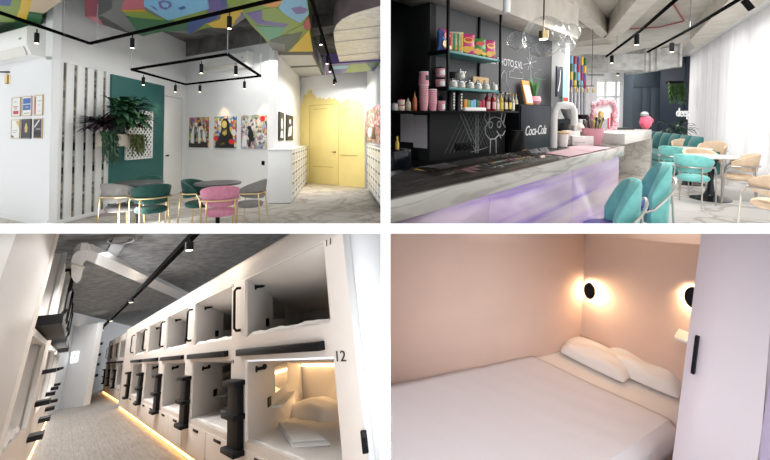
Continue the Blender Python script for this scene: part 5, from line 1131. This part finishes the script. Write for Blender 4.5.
def bunk_block(xp, y0, n, label, pitch=2.57, op=2.06, near=.33, detail=True, far=.35):
    """two storeys of sleeping pods; the front stands in the plane x = xp"""
    t = thing(DORM, 'capsule_bunk_block', label, 'bunk beds', (xp, y0, 0))
    yN, yF = -near, (n-1)*pitch+op+far
    lev = ((.50, 1.245), (1.48, 2.10)); top = 2.335
    g = G(); th = .03
    g.bx(0, yN, lev[1][1], th, yF, top); g.bx(0, yN, lev[0][1], th, yF, lev[1][0]); g.bx(.0, yN, .07, th, yF, lev[0][0])
    for i in range(-1, n):
        a = yN if i < 0 else i*pitch+op; b_ = 0 if i < 0 else (yF if i == n-1 else (i+1)*pitch)
        for z0, z1 in lev: g.bx(0, a, z0, th, b_, z1)
    obj('face_frame', g, bunk_m, t)
    g = G(); g.bx(0, yN, top-.02, 2.1, yF, top); obj('top_panel', g, bunk_m, t)
    g = G(); g.prism([(0, yF, .07), (0, yF, top), (2.1, yF+.2, top), (2.1, yF+.2, .07)], (0, .03, 0)); obj('end_panel', g, bunk_m, t)
    g = G(); g.bx(.05, yN, 0, .09, yF, .07); obj('plinth', g, grey_ink, t)
    g = G(); g.cyl((.02, yN, .03), (.02, yF, .03), .016, 8); obj('led_strip', g, led, t)
    D = RV*3.5
    for i in range(n):
        ya, yb = i*pitch, i*pitch+op
        for si, (z0, z1) in enumerate(lev):
            A = [V((th, ya, z0)), V((th, yb, z0)), V((th, yb, z1)), V((th, ya, z1))]; B_ = [p+D for p in A]; g = G()
            for k in range(4): g.poly([A[k], A[(k+1) % 4], B_[(k+1) % 4], B_[k]])
            g.poly(B_); obj('pod_lining', g, lining, t)
            # black step rail under the upper opening, grab handle beside it
            if si == 1:
                g = G(); g.bx(-.055, ya+.12, 1.295, 0, yb+.17, 1.36, .006); obj('step_rail', g, black, t)
                if True:
                    yh = yb+.16; g = G(); g.tube([(0, yh, 1.56), (-.05, yh, 1.56), (-.075, yh, 1.59), (-.075, yh, 2.0), (-.05, yh, 2.03), (0, yh, 2.03)], .016, 8); obj('grab_handle', g, black, t)
            else:
                yc = yb+.06; g = G(); g.bx(-.07, yc-.02, .42, 0, yc+.34, 1.06, .004); lad = obj('ladder_post', g, black, t)
                for z in (.39, .70, 1.01):
                    g = G(); g.bx(-.13, yc-.08, z, 0, yc+.38, z+.05, .008); obj('step', g, black, lad)
            # fittings on the far partition of the pod
            if detail and i < 4:
                dz = .925*si; N = V((.826, -.564, 0))
                def pp(s, z, off=.0): return V((th, yb, 0))+V((RV.x*s, RV.y*s, z+dz))+N*off
                def plate(s0, s1, z0_, z1_, o0_, o1_):
                    return [pp(s0, z0_, o0_), pp(s1, z0_, o0_), pp(s1, z0_, o1_), pp(s0, z0_, o1_)], [pp(s0, z1_, o0_), pp(s1, z1_, o0_), pp(s1, z1_, o1_), pp(s0, z1_, o1_)]
                g = G(); g.cyl(pp(.35, 1.11), pp(.35, 1.11, .09), .018, 8); g.ball(pp(.35, 1.12, .1), .03, 10, 8); g.cyl(pp(.35, 1.11, .0), pp(.35, 1.11, .012), .035, 12); obj('coat_hook', g, black, t)
                g = G(); g.hexa(*plate(1.25, 2.1, .72, 1.03, .002, .012)); obj('wall_mirror', g, mirror, t)
                g = G(); g.hexa(*plate(1.1, 2.1, .575, .60, .0, .14)); obj('pod_shelf', g, plastic, t)
                g = G(); g.hexa(*plate(.86, 1.0, .63, .73, .0, .015)); obj('pod_socket', g, black, t)
        # drawers
        for q in range(2):
            a = ya-.05+q*1.1; g = G(); g.bx(-.012, a+.02, .10, 0, a+1.06, .44, .003); dr = obj('drawer', g, bunk_m, t)
            g = G(); g.bx(-.02, a+.38, .385, -.008, a+.68, .415, .003); obj('drawer_handle', g, black, dr)
    return t
XP = 1.628
block = bunk_block(XP, 2.98, 5, 'long two storey block of white sleeping pods along the right side of the corridor', far=2.45)
y2 = (1.747, 19.426)
bunk_block(y2[0]+.04, y2[1]+.3, 3, 'farther two storey block of white sleeping pods beyond the column', 2.9, 2.3, .3, False)
# bedding in the pods
def mattress(x, ya, yb, z, label, h=.13, seed=0, L=3.45):
    r_ = random.Random(seed); ph = [r_.uniform(0, 6) for _ in range(4)]; g = G(); rows = []; n = 26
    for f in (0, .0, .012, .03, .08, .16, .25, .4, .55, .7, .85, .98):
        row = []
        hh = {0: 0}.get(f, h) if not rows else h*min(1, .45+f*18)
        for k in range(n+1):
            y = ya+.02+(yb-ya-.04)*k/n; e = min(1, min(k, n-k)/1.5+.5)
            b_ = (.006*math.sin(k*.7+ph[0]+f*5)+.003*math.sin(k*1.7+ph[1]-f*9))*(1 if rows else 0)
            p = V((x+.035, y, z))+RV*(L*f)+V((0, 0, hh*(.7+.3*e)+b_)); row.append(p)
        rows.append(row)
    g.grid(rows); return solo(DORM, 'mattress', g, linen, label, 'mattress', (0, 0, 0), 0, 'mattresses in the sleeping pods')
pos = ['nearest', 'second', 'third', 'fourth', 'fifth', 'sixth']
for i in range(5):
    ya = 2.98+2.57*i
    mattress(XP, ya, ya+2.06, .38, 'white mattress in the lower pod of the %s column' % pos[i], .13, i)
    mattress(XP, ya, ya+2.06, 1.46, 'white mattress in the upper pod of the %s column' % pos[i], .07, i+10)
def pillow_mesh(w, d, h, seed, n=20):
    """soft cushion with pinched corners, centred at the origin"""
    r_ = random.Random(seed); ph = [r_.uniform(0, 6) for _ in range(4)]; g = G(); tops, bots = [], []
    for j in range(n+1):
        ta, tb_ = [], []
        for i in range(n+1):
            u, v = 2*i/n-1, 2*j/n-1
            k = max(0, (1-abs(u)**4))**.62*max(0, (1-abs(v)**4))**.62
            sx = 1-.07*(v*v)*abs(u); sy = 1-.07*(u*u)*abs(v)
            wr = .06*math.sin(5*u+ph[0]+2*v)*k+.05*math.sin(8*v+ph[1]-4*u)*k+.03*math.sin(13*u+ph[2])*(1-k)
            ta.append((u*w/2*sx, v*d/2*sy, h*(k*(.75+wr)))); tb_.append((u*w/2*sx, v*d/2*sy, -h*.25*k))
        tops.append(ta); bots.append(tb_)
    g.grid(tops); g.grid([r[::-1] for r in bots]); return g
def lay(g, name, label, cat, room, p, ax, ay, mats, group=None):
    """lay a mesh on a tilted bed: local x to ax, y to ay"""
    ax, ay = V(ax).normalized(), V(ay); az = ax.cross(ay).normalized(); ay = az.cross(ax)
    M = MX(((ax.x, ay.x, az.x, p[0]), (ax.y, ay.y, az.y, p[1]), (ax.z, ay.z, az.z, p[2]), (0, 0, 0, 1)))
    o = obj(name, g, mats); o.matrix_world = room @ M; return tag(own(o, room), label, cat, group)
def podp(i, f, s, lvl=.38, up=.13): p = V((XP+.03, 2.98+2.57*i+2.06*f, lvl))+RV*s; return (p.x, p.y, p.z+up)
lay(pillow_mesh(1.35, .75, .30, 1), 'pillow', 'plump white pillow at the back of the lit lower pod numbered twelve', 'pillow', DORM, podp(0, .60, 2.95), (0, 1, 0), (-RV.x, -RV.y, -RV.z), linen)
def towel(i, pts, label):
    """a folded towel lying on the mattress; corners as (along the opening, into the pod)"""
    g = G(); c_ = V((sum(p[0] for p in pts)/4, sum(p[1] for p in pts)/4))
    def at(y, s, z): p = V((XP+.03, 2.98+2.57*i+y, .51))+RV*s; return (p.x, p.y, p.z+z)
    for k, (sc_, z0, z1) in enumerate(((1, .0, .03), (.9, .03, .055))):
        rows = []
        for z in (z0, (z0+z1)/2, z1):
            e = sc_*(1.0 if z == (z0+z1)/2 else .97); row = []
            for q in range(4):
                A_, B_ = V(pts[q]), V(pts[(q+1) % 4])
                for m_ in range(4): p = c_+(A_.lerp(B_, m_/4)-c_)*e; row.append(at(p.x+.03*k, p.y, z+.006*math.sin(3*p.x+4*p.y)))
            rows.append(row)
        g.rings(rows)
    solo(DORM, 'folded_towel', g, linen, label, 'towel')
towel(0, ((1.95, 1.2), (1.45, 1.6), (.46, .94), (1.05, .3)), 'folded white towel lying on the mattress of the lit lower pod')
towel(1, ((1.7, .9), (1.9, 1.5), (1.15, 1.28), (1.05, .76)), 'folded white towel lying in the lower pod left of the nearest ladder')
# warm light strip in the nearest lower pod
t = thing(DORM, 'pod_light_strip', 'warm light strip along the back ceiling of the lit lower pod', 'light strip', podp(0, 0, 3.38, 1.245, 0)); g = G(); g.cyl((0, .1, -.03), (0, 2.0, -.03), .022, 8); obj('led_tube', g, mat('led_pod', (1, .7, .35), .5, emit=(1, .66, .34), es=3), t)
p = podp(0, .5, 3.2, 1.245, -.09); lamp(DORM, 'AREA', p, 1.3, (1, .62, .30), .25, 1.6, aim=(p[0]-.5, p[1]-.9, p[2]-1.0))
# white strip under the ledge of that pod
g = G(); g.bx(.03, .0, 0, .06, 2.06, .02); solo(DORM, 'ledge_strip', g, mat('strip_white', (.8, .84, .88), .4, emit=(.85, .92, 1), es=.5), 'thin white strip along the top of the lit lower pod opening', 'light strip', (XP, 2.98, 1.225))
# pod numbers
DR = Wall(DORM, (XP, 20), (XP, 0))
num_m = mat('number_black', (.02, .02, .022), .5)
for body, a, size, lab in (('11', (17.038, 2.057), .075, 'black number eleven on the bunk front at the top right'), ('12', (17.036, 1.214), .10, 'black number twelve on the bunk front beside the lit pod'), ('13', (14.415, 2.082), .06, 'black number thirteen above the nearest grab handle'), ('14', (14.459, 1.215), .06, 'black number fourteen above the nearest ladder')):
    g = G(); text_into(g, body, size, (0, -.003, -.0), .12 if body == '11' else 0, .002, 1.75); DR.solo('pod_number', g, num_m, lab, 'number', a[0], a[1], 0, 'numbers on the pods')
# column at the end of the block, right hand wall with a handle
c0 = (1.69, 17.704)
g = G(); g.bx(c0[0]-.05, c0[1]-.1, 0, c0[0]+.45, c0[1]+.5, 2.33); struct('column_1', g, mat('column_grey', (.42, .40, .40), .6), DORM)
bright = mat('bright_white_wall', (.84, .85, .86), .5)
g = G(); g.hexa([(1.632, 2.66, -.2), (1.69, 2.60, -.2), (1.69, 2.64, -.2), (1.66, 2.7, -.2)], [(1.632, 2.66, 3.5), (1.69, 2.60, 3.5), (1.69, 2.64, 3.5), (1.66, 2.7, 3.5)])
EW = Wall(DORM, (1.63, 2.66), (2.75, 1.75))
g = G(); g.bx(.0, 0, -.5, 2.2, .08, CD); EW.struct('wall_right', g, bright)
g = G(); g.bx(.0, -.012, -.5, .055, 0, CD); EW.struct('trim_3', g, mat('trim_grey_white', (.62, .62, .62), .5))
hk = (-0.008, 0.764)
t = EW.thing('door_pull', 'small black pull on the bright wall at the lower right', 'handle', hk[0], hk[1], .0); g = G(); g.bx(-.015, -.03, -.06, .025, 0, .06, .006); obj('plate', g, black, t); g = G(); g.cyl((.005, -.03, .02), (.005, -.05, -.02), .01); obj('latch', g, black, t)

# ---- left block: taller pods seen at a slant
LWF = Wall(DORM, (-0.295, 11.921), (-0.284, 12.921))
LEAN = .66
def q4(s0, s1, z0, z1, y0, y1):
    def P(s, z, y): return (s+LEAN*z, y, z)
    return [P(s0, z0, y0), P(s1, z0, y0), P(s1, z0, y1), P(s0, z0, y1)], [P(s0, z1, y0), P(s1, z1, y0), P(s1, z1, y1), P(s0, z1, y1)]
t = LWF.thing('capsule_bunk_block', 'tall block of white sleeping pods along the left side of the corridor', 'bunk beds', 0, 0, 0)
gloss = mat('gloss_laminate', (.60, .575, .56), .5, spec=.2)
sE = -6.95
OPN = ((-6.95, -4.1), (-1.7, .2), (1.3, 3.2), (4.2, 5.9)); LADS = (-2.35, .65, 3.6)
lv = ((.82, 1.90), (2.25, 3.6)); tp = 4.2
sF = 8.0
g = G(); g.hexa(*q4(-13.0, sE, .06, 6, 0, .05)); obj('gloss_panel', g, gloss, t)
g = G(); g.hexa(*q4(sE-.07, sE+.02, .06, 6, -.03, .05)); obj('panel_edge', g, bunk_m, t)
g = G()
for z0, z1 in ((.06, lv[0][0]), (lv[0][1], lv[1][0]), (lv[1][1], tp)): g.hexa(*q4(sE, sF, z0, z1, 0, .05))
for i in range(4):
    a = OPN[i][1]; e_ = OPN[i+1][0] if i < 3 else sF
    for z0, z1 in lv: g.hexa(*q4(a, e_, z0, z1, 0, .05))
obj('face_frame', g, bunk_m, t)
g = G(); g.hexa(*q4(-13, sF, 0, .05, .05, .08)); obj('plinth', g, grey_ink, t)
g = G(); g.cyl((-9, .0, .03), (sF, .0, .03), .022, 8); obj('led_strip', g, led, t)
g = G(); g.hexa(*q4(-13, sF, tp-.03, tp, 0, 2)); obj('top_panel', g, bunk_m, t)
lb = V((LWF.d.x, LWF.d.y)); RL = V((-.564*lb.x-.826*lb.y, -.564*-lb.y+-.826*lb.x, 0))
RLv = V((-(.564*lb.x+.826*lb.y), -(.564*(-lb.y)+.826*lb.x), .116))
if RLv.y < 0: RLv.y = -RLv.y
for i in range(4):
    a, b_ = OPN[i]; nx = LADS[i] if i < 3 else b_+1
    for si, (z0, z1) in enumerate(lv):
        def P(s, z): return V((s+LEAN*z, .05, z))
        A = [P(a, z0), P(b_, z0), P(b_, z1), P(a, z1)]; D = V((-.35, 1.7, .1)); B_ = [p+D for p in A]; g = G()
        for k in range(4): g.poly([A[k], A[(k+1) % 4], B_[(k+1) % 4], B_[k]])
        g.poly(B_); obj('pod_lining', g, lining, t)
        g = G()
        for (s0, s1, za, zb) in ((b_-.05, b_+.04, z0, z1), (a, b_+.04, z1-.04, z1+.03)): g.hexa(*q4(s0, s1, za, zb, -.04, .02))
        obj('opening_trim', g, plastic, t)
        if si == 1:
            g = G(); g.hexa(*q4(a+.25, b_+1.0, 1.98, 2.10, -.26, 0)); obj('step_rail', g, black, t)
            z_a, z_b = 2.45, 3.5; s_ = nx
            g = G(); g.tube([(s_+LEAN*z_a, 0, z_a), (s_+LEAN*z_a, -.1, z_a), (s_+LEAN*z_a, -.16, z_a+.12), (s_+LEAN*z_b, -.16, z_b-.15), (s_+LEAN*z_b, -.1, z_b), (s_+LEAN*z_b, 0, z_b)], .04, 8); obj('grab_handle', g, black, t)
        else:
            for z in (.50, .96, 1.44):
                g = G(); g.hexa(*q4(nx-.1, nx+.45, z, z+.07, -.2, 0)); obj('step', g, black, t)
# bedding at the lower left
g = G(); rows = []
for f in (0, .02, .1, .3, .6, 1):
    rows.append([(sE+.02+LEAN*.8+2.8*k/16-.35*f, .03+1.6*f, .80+.12*min(1, .3+f*20)+.02*math.sin(k*1.6)) for k in range(17)])
g.grid(rows); LWF.solo('mattress', g, linen, 'white mattress in the lower pod at the left edge of the picture', 'mattress', 0)
# near bluish white wall at the far left
a = (-9.031, 2.186); b2 = (-9.134, 2.006)
g = G(); m_ = (a[0]-b2[0])/(a[1]-b2[1])
g.hexa([(b2[0]-6-m_*b2[1], -.08, 0), (b2[0]-m_*b2[1], -.08, 0), (b2[0]-m_*b2[1], -.05, 0), (b2[0]-6-m_*b2[1], -.05, 0)], [(b2[0]-6+m_*(6-b2[1]), -.08, 6), (b2[0]+m_*(6-b2[1]), -.08, 6), (b2[0]+m_*(6-b2[1]), -.05, 6), (b2[0]-6+m_*(6-b2[1]), -.05, 6)])
LWF.struct('wall_left', g, bright)
# cross wall at the end with a lit square sign
XW = Wall(DORM, (-0.047, 23.451), (0.835, 22.141))
xh = 2.964
LX = .25
g = G(); w = XW.L
g.hexa([(-2.5, 0, 0), (w, 0, 0), (w, .25, 0), (-2.5, .25, 0)], [(-2.5, 0, xh+.1), (w+.12, 0, xh), (w+.12, .25, xh), (-2.5, .25, xh+.1)]); XW.struct('wall_end', g, bright)
sg = (0.643, 1.802)
t = XW.thing('wall_light', 'small square lit panel on the white wall at the corridor end', 'wall light', sg[0], sg[1], .03)
g = G(); g.bx(-.20, 0, -.2, .20, .03, .2, .03); obj('panel', g, mat('panel_lit', (1, 1, 1), .5, emit=(.95, .98, 1), es=.9), t)
g = G(); g.tube([(-.08, -.004, -.06), (-.02, -.004, .0), (.05, -.004, .07)], .014, 6); g.tube([(.0, -.004, .07), (.06, -.004, .08), (.06, -.004, .02)], .014, 6); obj('symbol', g, grey_ink, t)
fk = (-24.317, 1.469)
for i, (z, zz) in enumerate((((0.877, 23.0, 2.155), 0), ((0.865, 23.0, 1.738), 0), ((0.866, 23.0, 1.365), 0), ((0.871, 23.0, 0.961), 0))):
    g = G(); g.bx(-.02, -.2, -.05, .34, .2, .05, .01); solo(DORM, 'wall_step', g, black, 'black step fixed beyond the end wall, %s from the top' % ('first', 'second', 'third', 'fourth')[i], 'step', z, 0, 'black steps beyond the end wall')
# ceiling: white duct, track light, vent box
duct_w = mat('duct_white', (.50, .51, .52), .45)
t = thing(DORM, 'air_duct', 'white air duct crossing the dark concrete ceiling of the corridor', 'air duct', (0.011, 8.419, 3.2)); o0 = V((0.011, 8.419, 3.2))
ply = [(-0.008, 8.252, 3.2), (0.087, 8.274, 3.2), (3.734, 18.093, 3.2), (3.604, 19.307, 3.2), (0.015, 9.035, 3.2)]
g = G(); g.prism([V(p)-o0 for p in ply], (0, 0, .1)); obj('straight_run', g, duct_w, t)
g = G(); g.prism([V(p)-o0 for p in [(-0.164, 9.447, 3.18), (-0.162, 8.963, 3.18), (-0.146, 8.569, 3.18), (-0.11, 8.289, 3.18), (-0.06, 8.167, 3.18), (0.032, 8.164, 3.18), (0.061, 9.038, 3.18), (0.023, 9.217, 3.18), (0.011, 9.62, 3.18), (0.031, 10.675, 3.18), (0.021, 11.344, 3.18), (-0.033, 11.752, 3.18), (-0.101, 11.413, 3.18), (-0.142, 10.84, 3.18)]], (0, 0, .12)); obj('elbow', g, duct_w, t)
g = G(); a, b2 = V((-0.164, 9.29, 3.17))-o0, V((0.025, 9.783, 3.17))-o0; g.cyl(a, b2, .03, 8); obj('collar', g, seam, t)
track(DORM, 'long black track light running down the corridor ceiling', [(1.307, 6.061, 3.0), (1.327, 10.921, 3.0), (1.286, 35.475, 3.0)], [(1.276, 6.553, 3.0), (1.219, 13.317, 3.0), (1.203, 19.469, 3.0), (1.214, 24.597, 3.0), (1.128, 30.606, 3.0)], [], r=.045, ztop=CD, h=.12, rs=.06)
g = G(); pv = [(0.415, 8.435, 3.5), (0.662, 8.46, 3.5), (0.591, 10.699, 3.5), (0.376, 10.2, 3.5)]; t = thing(DORM, 'ceiling_vent', 'flat concrete coloured vent box with a ring on the dormitory ceiling', 'vent', pv[0]); o0 = V(pv[0]); g.prism([V(p)-o0 for p in pv], (0, 0, .05)); obj('vent_box', g, mat('vent_grey', (.16, .16, .165), .8), t)
g = G(); c_ = V((0.53, 8.881, 3.49))-o0; g.tube([(c_.x+.22*math.cos(a*PI/8), c_.y+.3*math.sin(a*PI/8), c_.z) for a in range(16)], .02, 6, True); obj('ring', g, mat('vent_ring', (.24, .24, .245), .7), t)
for p, e in (((1.116, 5.472, 2.7), 14), ((1.149, 11.93, 2.7), 10), ((1.211, 23.862, 2.7), 10)): lamp(DORM, 'POINT', p, e, (1, .9, .75), .05)

# =================================================================== BEDROOM (lower right)
blush = mat('blush_wall', (.65, .465, .385), .75, var=.03, vs=2)
wardrobe_m = mat('wardrobe_pink_grey', (.56, .49, .52), .5)
sheet_m = mat('bed_sheet_white', (.72, .69, .71), .85, bump=.12, bs=9)
pil_m = mat('pillow_white', (.80, .75, .71), .85, bump=.2, bs=8)
DL = Wall(BED, (0.073, 4.09), (2.566, 4.774)); DB = Wall(BED, (2.566, 4.774), (3.229, 4.015))
g = G(); g.bx(-1.2, 0, 0, DL.L, .1, 3.7); DL.struct('wall_left', g, blush)
g = G(); g.bx(0, 0, 0, DB.L+1.4, .1, 3.7); DB.struct('wall_back', g, blush)
g = G(); g.bx(-1, 1.2, -.06, 5.2, 5.8, 0); struct('floor', g, mat('bedroom_floor', (.30, .26, .24), .6), BED)
g = G(); g.bx(3.62, 1.6, 0, 3.72, 6, 3.7); struct('wall_right', g, blush, BED)  # unseen, added to keep sky light off the back wall
# bed: base, mattress with sheet, turned down cover
def bedpt(a, b_, z): return V((a[0], a[1], z))
P0 = V((*(2.566, 4.774), 0))-V((DL.d.x, DL.d.y, 0))*3.6; P1 = V((*(2.566, 4.774), 0)); R0, R1 = V((*(1.559, 3.182), 0)), V((*(2.957, 3.594), 0))
# right side line of the bed in plan
rs = (R1-V((*(2.222, 3.201), 0))).normalized()
HB = V((*(3.386, 3.836), 0)); F1_ = V((*(0.189, 2.181), 0))
dirL = (P1-V((*(0.073, 4.09), 0))).normalized()
corners = [P0, P1, HB, F1_]
def quad_pt(u, v):   # u: along the wall from foot to head, v: from the left wall to the open side
    A = corners[0].lerp(corners[1], u)
    B_ = corners[3].lerp(HB, u); return A.lerp(B_, v)
t = thing(BED, 'double_bed', 'double bed with white sheets pushed into the corner of the blush walls', 'bed', tuple(P1)); o0 = P1
g = G(); n = 24; rows = []
for j in range(n+1):
    v = j/n; rows.append([quad_pt(i/40, .004+.99*v)-o0+V((0, 0, .545+.003*math.sin(i*.7+v*4)-.05*max(0, (v-.93)/.07)**2)) for i in range(41)])
rows.append([quad_pt(i/40, .996)-o0+V((0, 0, .40)) for i in range(41)])
g.grid(rows); obj('mattress', g, pil_m, t)
uF = .80
def uf(v): return uF+.055*v+.003*math.sin(v*9)
g = G(); rows = []
for j in range(n+1):
    v = j/n
    rows.append([quad_pt(uf(v)*i/50, .003+.997*v)-o0+V((0, 0, .560+.0025*math.sin(i*.45+v*6)+.0015*math.sin(i*1.3-v*11)-.06*max(0, (v-.94)/.06)**2-(.018 if i == 50 else 0))) for i in range(51)])
for k, z in ((1.012, .47), (1.02, .40), (1.025, .34)):
    rows.append([quad_pt(uf(1)*i/50, k+.003*math.sin(i*1.1))-o0+V((0, 0, z+.015*math.sin(i*.8))) for i in range(51)])
g.grid(rows); cov = obj('cover', g, sheet_m, t)
sol = cov.modifiers.new('thick', 'SOLIDIFY'); sol.thickness = .012
g = G(); b_ = [quad_pt(0, .0), quad_pt(1, 0), quad_pt(1, .985), quad_pt(0, .985)]
g.hexa([p-o0+V((0, 0, .12)) for p in b_], [p-o0+V((0, 0, .42)) for p in b_]); obj('bed_base', g, mat('bed_base_blush', (.50, .42, .40), .6), t)
for u_, v_ in ((.98, .95), (.03, .95), (.03, .05)):
    p = quad_pt(u_, v_)-o0; g = G(); g.cyl((p.x, p.y, 0), (p.x, p.y, .12), .03); obj('leg', g, black, t)
# pillows
def pillow_on(label, px, ax, w, d, h, seed, tilt=0):
    lay(pillow_mesh(w, d, h, seed), 'pillow', label, 'pillow', BED, px, ax, V((-ax[1], ax[0], tilt)), pil_m, 'pillows on the double bed')
a1 = V((*(3.275, 4.572), 0))-V((*(2.433, 4.67), 0))
hd = (HB-P1).normalized()
pillow_on('white pillow nearer the corner of the blush walls', (*(2.593, 4.476), .61), (hd.x, hd.y, 0), .76, .40, .17, 3, .1)
pillow_on('white pillow nearer the wardrobe, overlapping the other', (*(3.003, 4.264), .61), (hd.x*.97+.10, hd.y, 0), .80, .42, .19, 5, .1)
# wall lamps
def sconce(label, u, r):
    t = DB.thing('wall_lamp', label, 'wall lamp', u[0], u[1], 0, 'round black wall lamps')
    g = G(); g.prism([(r*.78*math.cos(a*PI/24), -.085, r*1.2*math.sin(a*PI/24)) for a in range(48)], (0, .02, 0)); obj('disc_shade', g, black, t)
    g = G(); g.cyl((0, -.065, 0), (0, 0, 0), r*.55, 24); obj('mount', g, plastic, t)
    g = G(); g.tube([(r*.60*math.cos(a*PI/16), -.056, r*.95*math.sin(a*PI/16)) for a in range(32)], .009, 6, True); obj('light_ring', g, mat('ring_glow', (1, .85, .6), .5, emit=(1, .80, .48), es=26), t)
    p = DB.at(u[0], u[1], .05)
    for k in range(6):
        a = k*PI/3; q = DB.at(u[0]+r*1.02*math.cos(a), u[1]+r*1.02*math.sin(a), .05); lamp(BED, 'POINT', q, .8, (1, .72, .42), .02)
SCA, SCB = (0.106, 1.374), (1.121, 1.694)
sconce('round black wall lamp glowing beside the corner of the walls', SCA, .085)
sconce('round black wall lamp half hidden behind the wardrobe', SCB, .092)
# shelf
sk = (0.985, 1.208); sk2 = (1.116, 1.304)
t = DB.thing('bedside_shelf', 'small white shelf on the back wall beside the wardrobe', 'shelf', sk[0]+.02, sk2[1]-.06, 0); g = G(); g.prism([(-.0, 0, 0), (.6, 0, 0), (.6, -.22, 0), (.02, -.22, 0), (0, -.2, 0)], (0, 0, .025)); obj('board', g, plastic, t); g = G(); g.bx(.1, -.14, -.03, .13, 0, 0); obj('bracket', g, plastic, t)
# wardrobe, its tall front leaning slightly
wq = [(2.424, 2.95, 1.184), (2.683, 2.55, 1.532)]
WW = Wall(BED, wq[0][:2], wq[1][:2])
t = WW.thing('wardrobe', 'tall pale pink grey wardrobe with one slim black handle at the right', 'wardrobe', 0, 0, 0); w = WW.L
lean_w = .055
def lq(x0, x1, y0, y1, z0, z1):
    k = lean_w
    return [(x0+k*(z0-1.6), y0, z0), (x1+k*.15*(z0-1.6), y0, z0), (x1+k*.15*(z0-1.6), y1, z0), (x0+k*(z0-1.6), y1, z0)], [(x0+k*(z1-1.6), y0, z1), (x1+k*.15*(z1-1.6), y0, z1), (x1+k*.15*(z1-1.6), y1, z1), (x0+k*(z1-1.6), y1, z1)]
g = G(); g.hexa(*lq(0, w+.02, .02, .55, 0, 3.3)); obj('body', g, wardrobe_m, t)
g = G(); g.hexa(*lq(.003, w-.004, 0, .018, .06, 3.28)); obj('door', g, wardrobe_m, t)
g = G(); g.hexa(*lq(w+.004, w+.6, -.0, .4, 0, 3.3)); obj('side_panel', g, mat('wardrobe_side_violet', (.40, .34, .47), .5), t)
hz0, hz1 = 1.598, 1.913
g = G(); g.hexa([(.055+lean_w*(hz0-1.6)*.9, -.03, hz0), (.078+lean_w*(hz0-1.6)*.9, -.03, hz0), (.078+lean_w*(hz0-1.6)*.9, 0, hz0), (.055+lean_w*(hz0-1.6)*.9, 0, hz0)], [(.055+lean_w*(hz1-1.6)*.9, -.03, hz1), (.078+lean_w*(hz1-1.6)*.9, -.03, hz1), (.078+lean_w*(hz1-1.6)*.9, 0, hz1), (.055+lean_w*(hz1-1.6)*.9, 0, hz1)]); obj('handle', g, black, t)

# =================================================================== where a room meets a dividing board it is cut off along it
bpy.context.view_layer.update()
sl_n = V((0, math.sin(SL), math.cos(SL))); sl_o = V((0, 0, 1.5))
def cut(o):
    me = o.data; mw = o.matrix_world; cs = [mw @ V(c_) for c_ in o.bound_box]; ctr = sum(cs, V())/8
    vx = sum((mw @ v.co for v in me.vertices), V())/max(1, len(me.vertices))
    top = o.parent or o
    planes = []
    room = o.get('_r')
    sx, sz = SIDE[room]
    if any(c_.x*sx < .021 for c_ in cs): planes.append((V((sx*.021, 0, 0)), V((sx, 0, 0))))
    if any((c_-sl_o).dot(sl_n)*sz < .02 for c_ in cs): planes.append((sl_o+sl_n*(sz*.02), sl_n*sz))
    if not planes: return
    if me.users > 1: o.data = me = me.copy()
    inv = mw.inverted(); bm = bmesh.new(); bm.from_mesh(me)
    for p, n in planes:
        pl = inv @ p; nl = (mw.to_3x3().transposed() @ n).normalized()
        r = bmesh.ops.bisect_plane(bm, geom=bm.verts[:]+bm.edges[:]+bm.faces[:], plane_co=pl, plane_no=nl, clear_inner=True, clear_outer=False, dist=1e-5)
        ed = [e_ for e_ in r['geom_cut'] if isinstance(e_, bmesh.types.BMEdge)]
        if ed:
            try: bmesh.ops.holes_fill(bm, edges=ed, sides=0)
            except Exception: pass
    bm.to_mesh(me); bm.free()
SIDE = {0: (-1, 1), 1: (1, 1), 2: (-1, -1), 3: (1, -1)}
for o in list(SC.objects):
    if o.type == 'MESH' and o.name.split('.')[0] not in ('partition_board', 'shelf_board'):
        top = o
        while top.parent: top = top.parent
        o['_r'] = OWNER[top.name]; cut(o); del o['_r']
for o in [x for x in SC.objects if x.type == 'MESH' and len(x.data.polygons) == 0]:
    for ch in list(o.children): ch.parent = o.parent
    bpy.data.objects.remove(o)
for o in [x for x in SC.objects if x.type == 'EMPTY' and not x.children]: bpy.data.objects.remove(o)
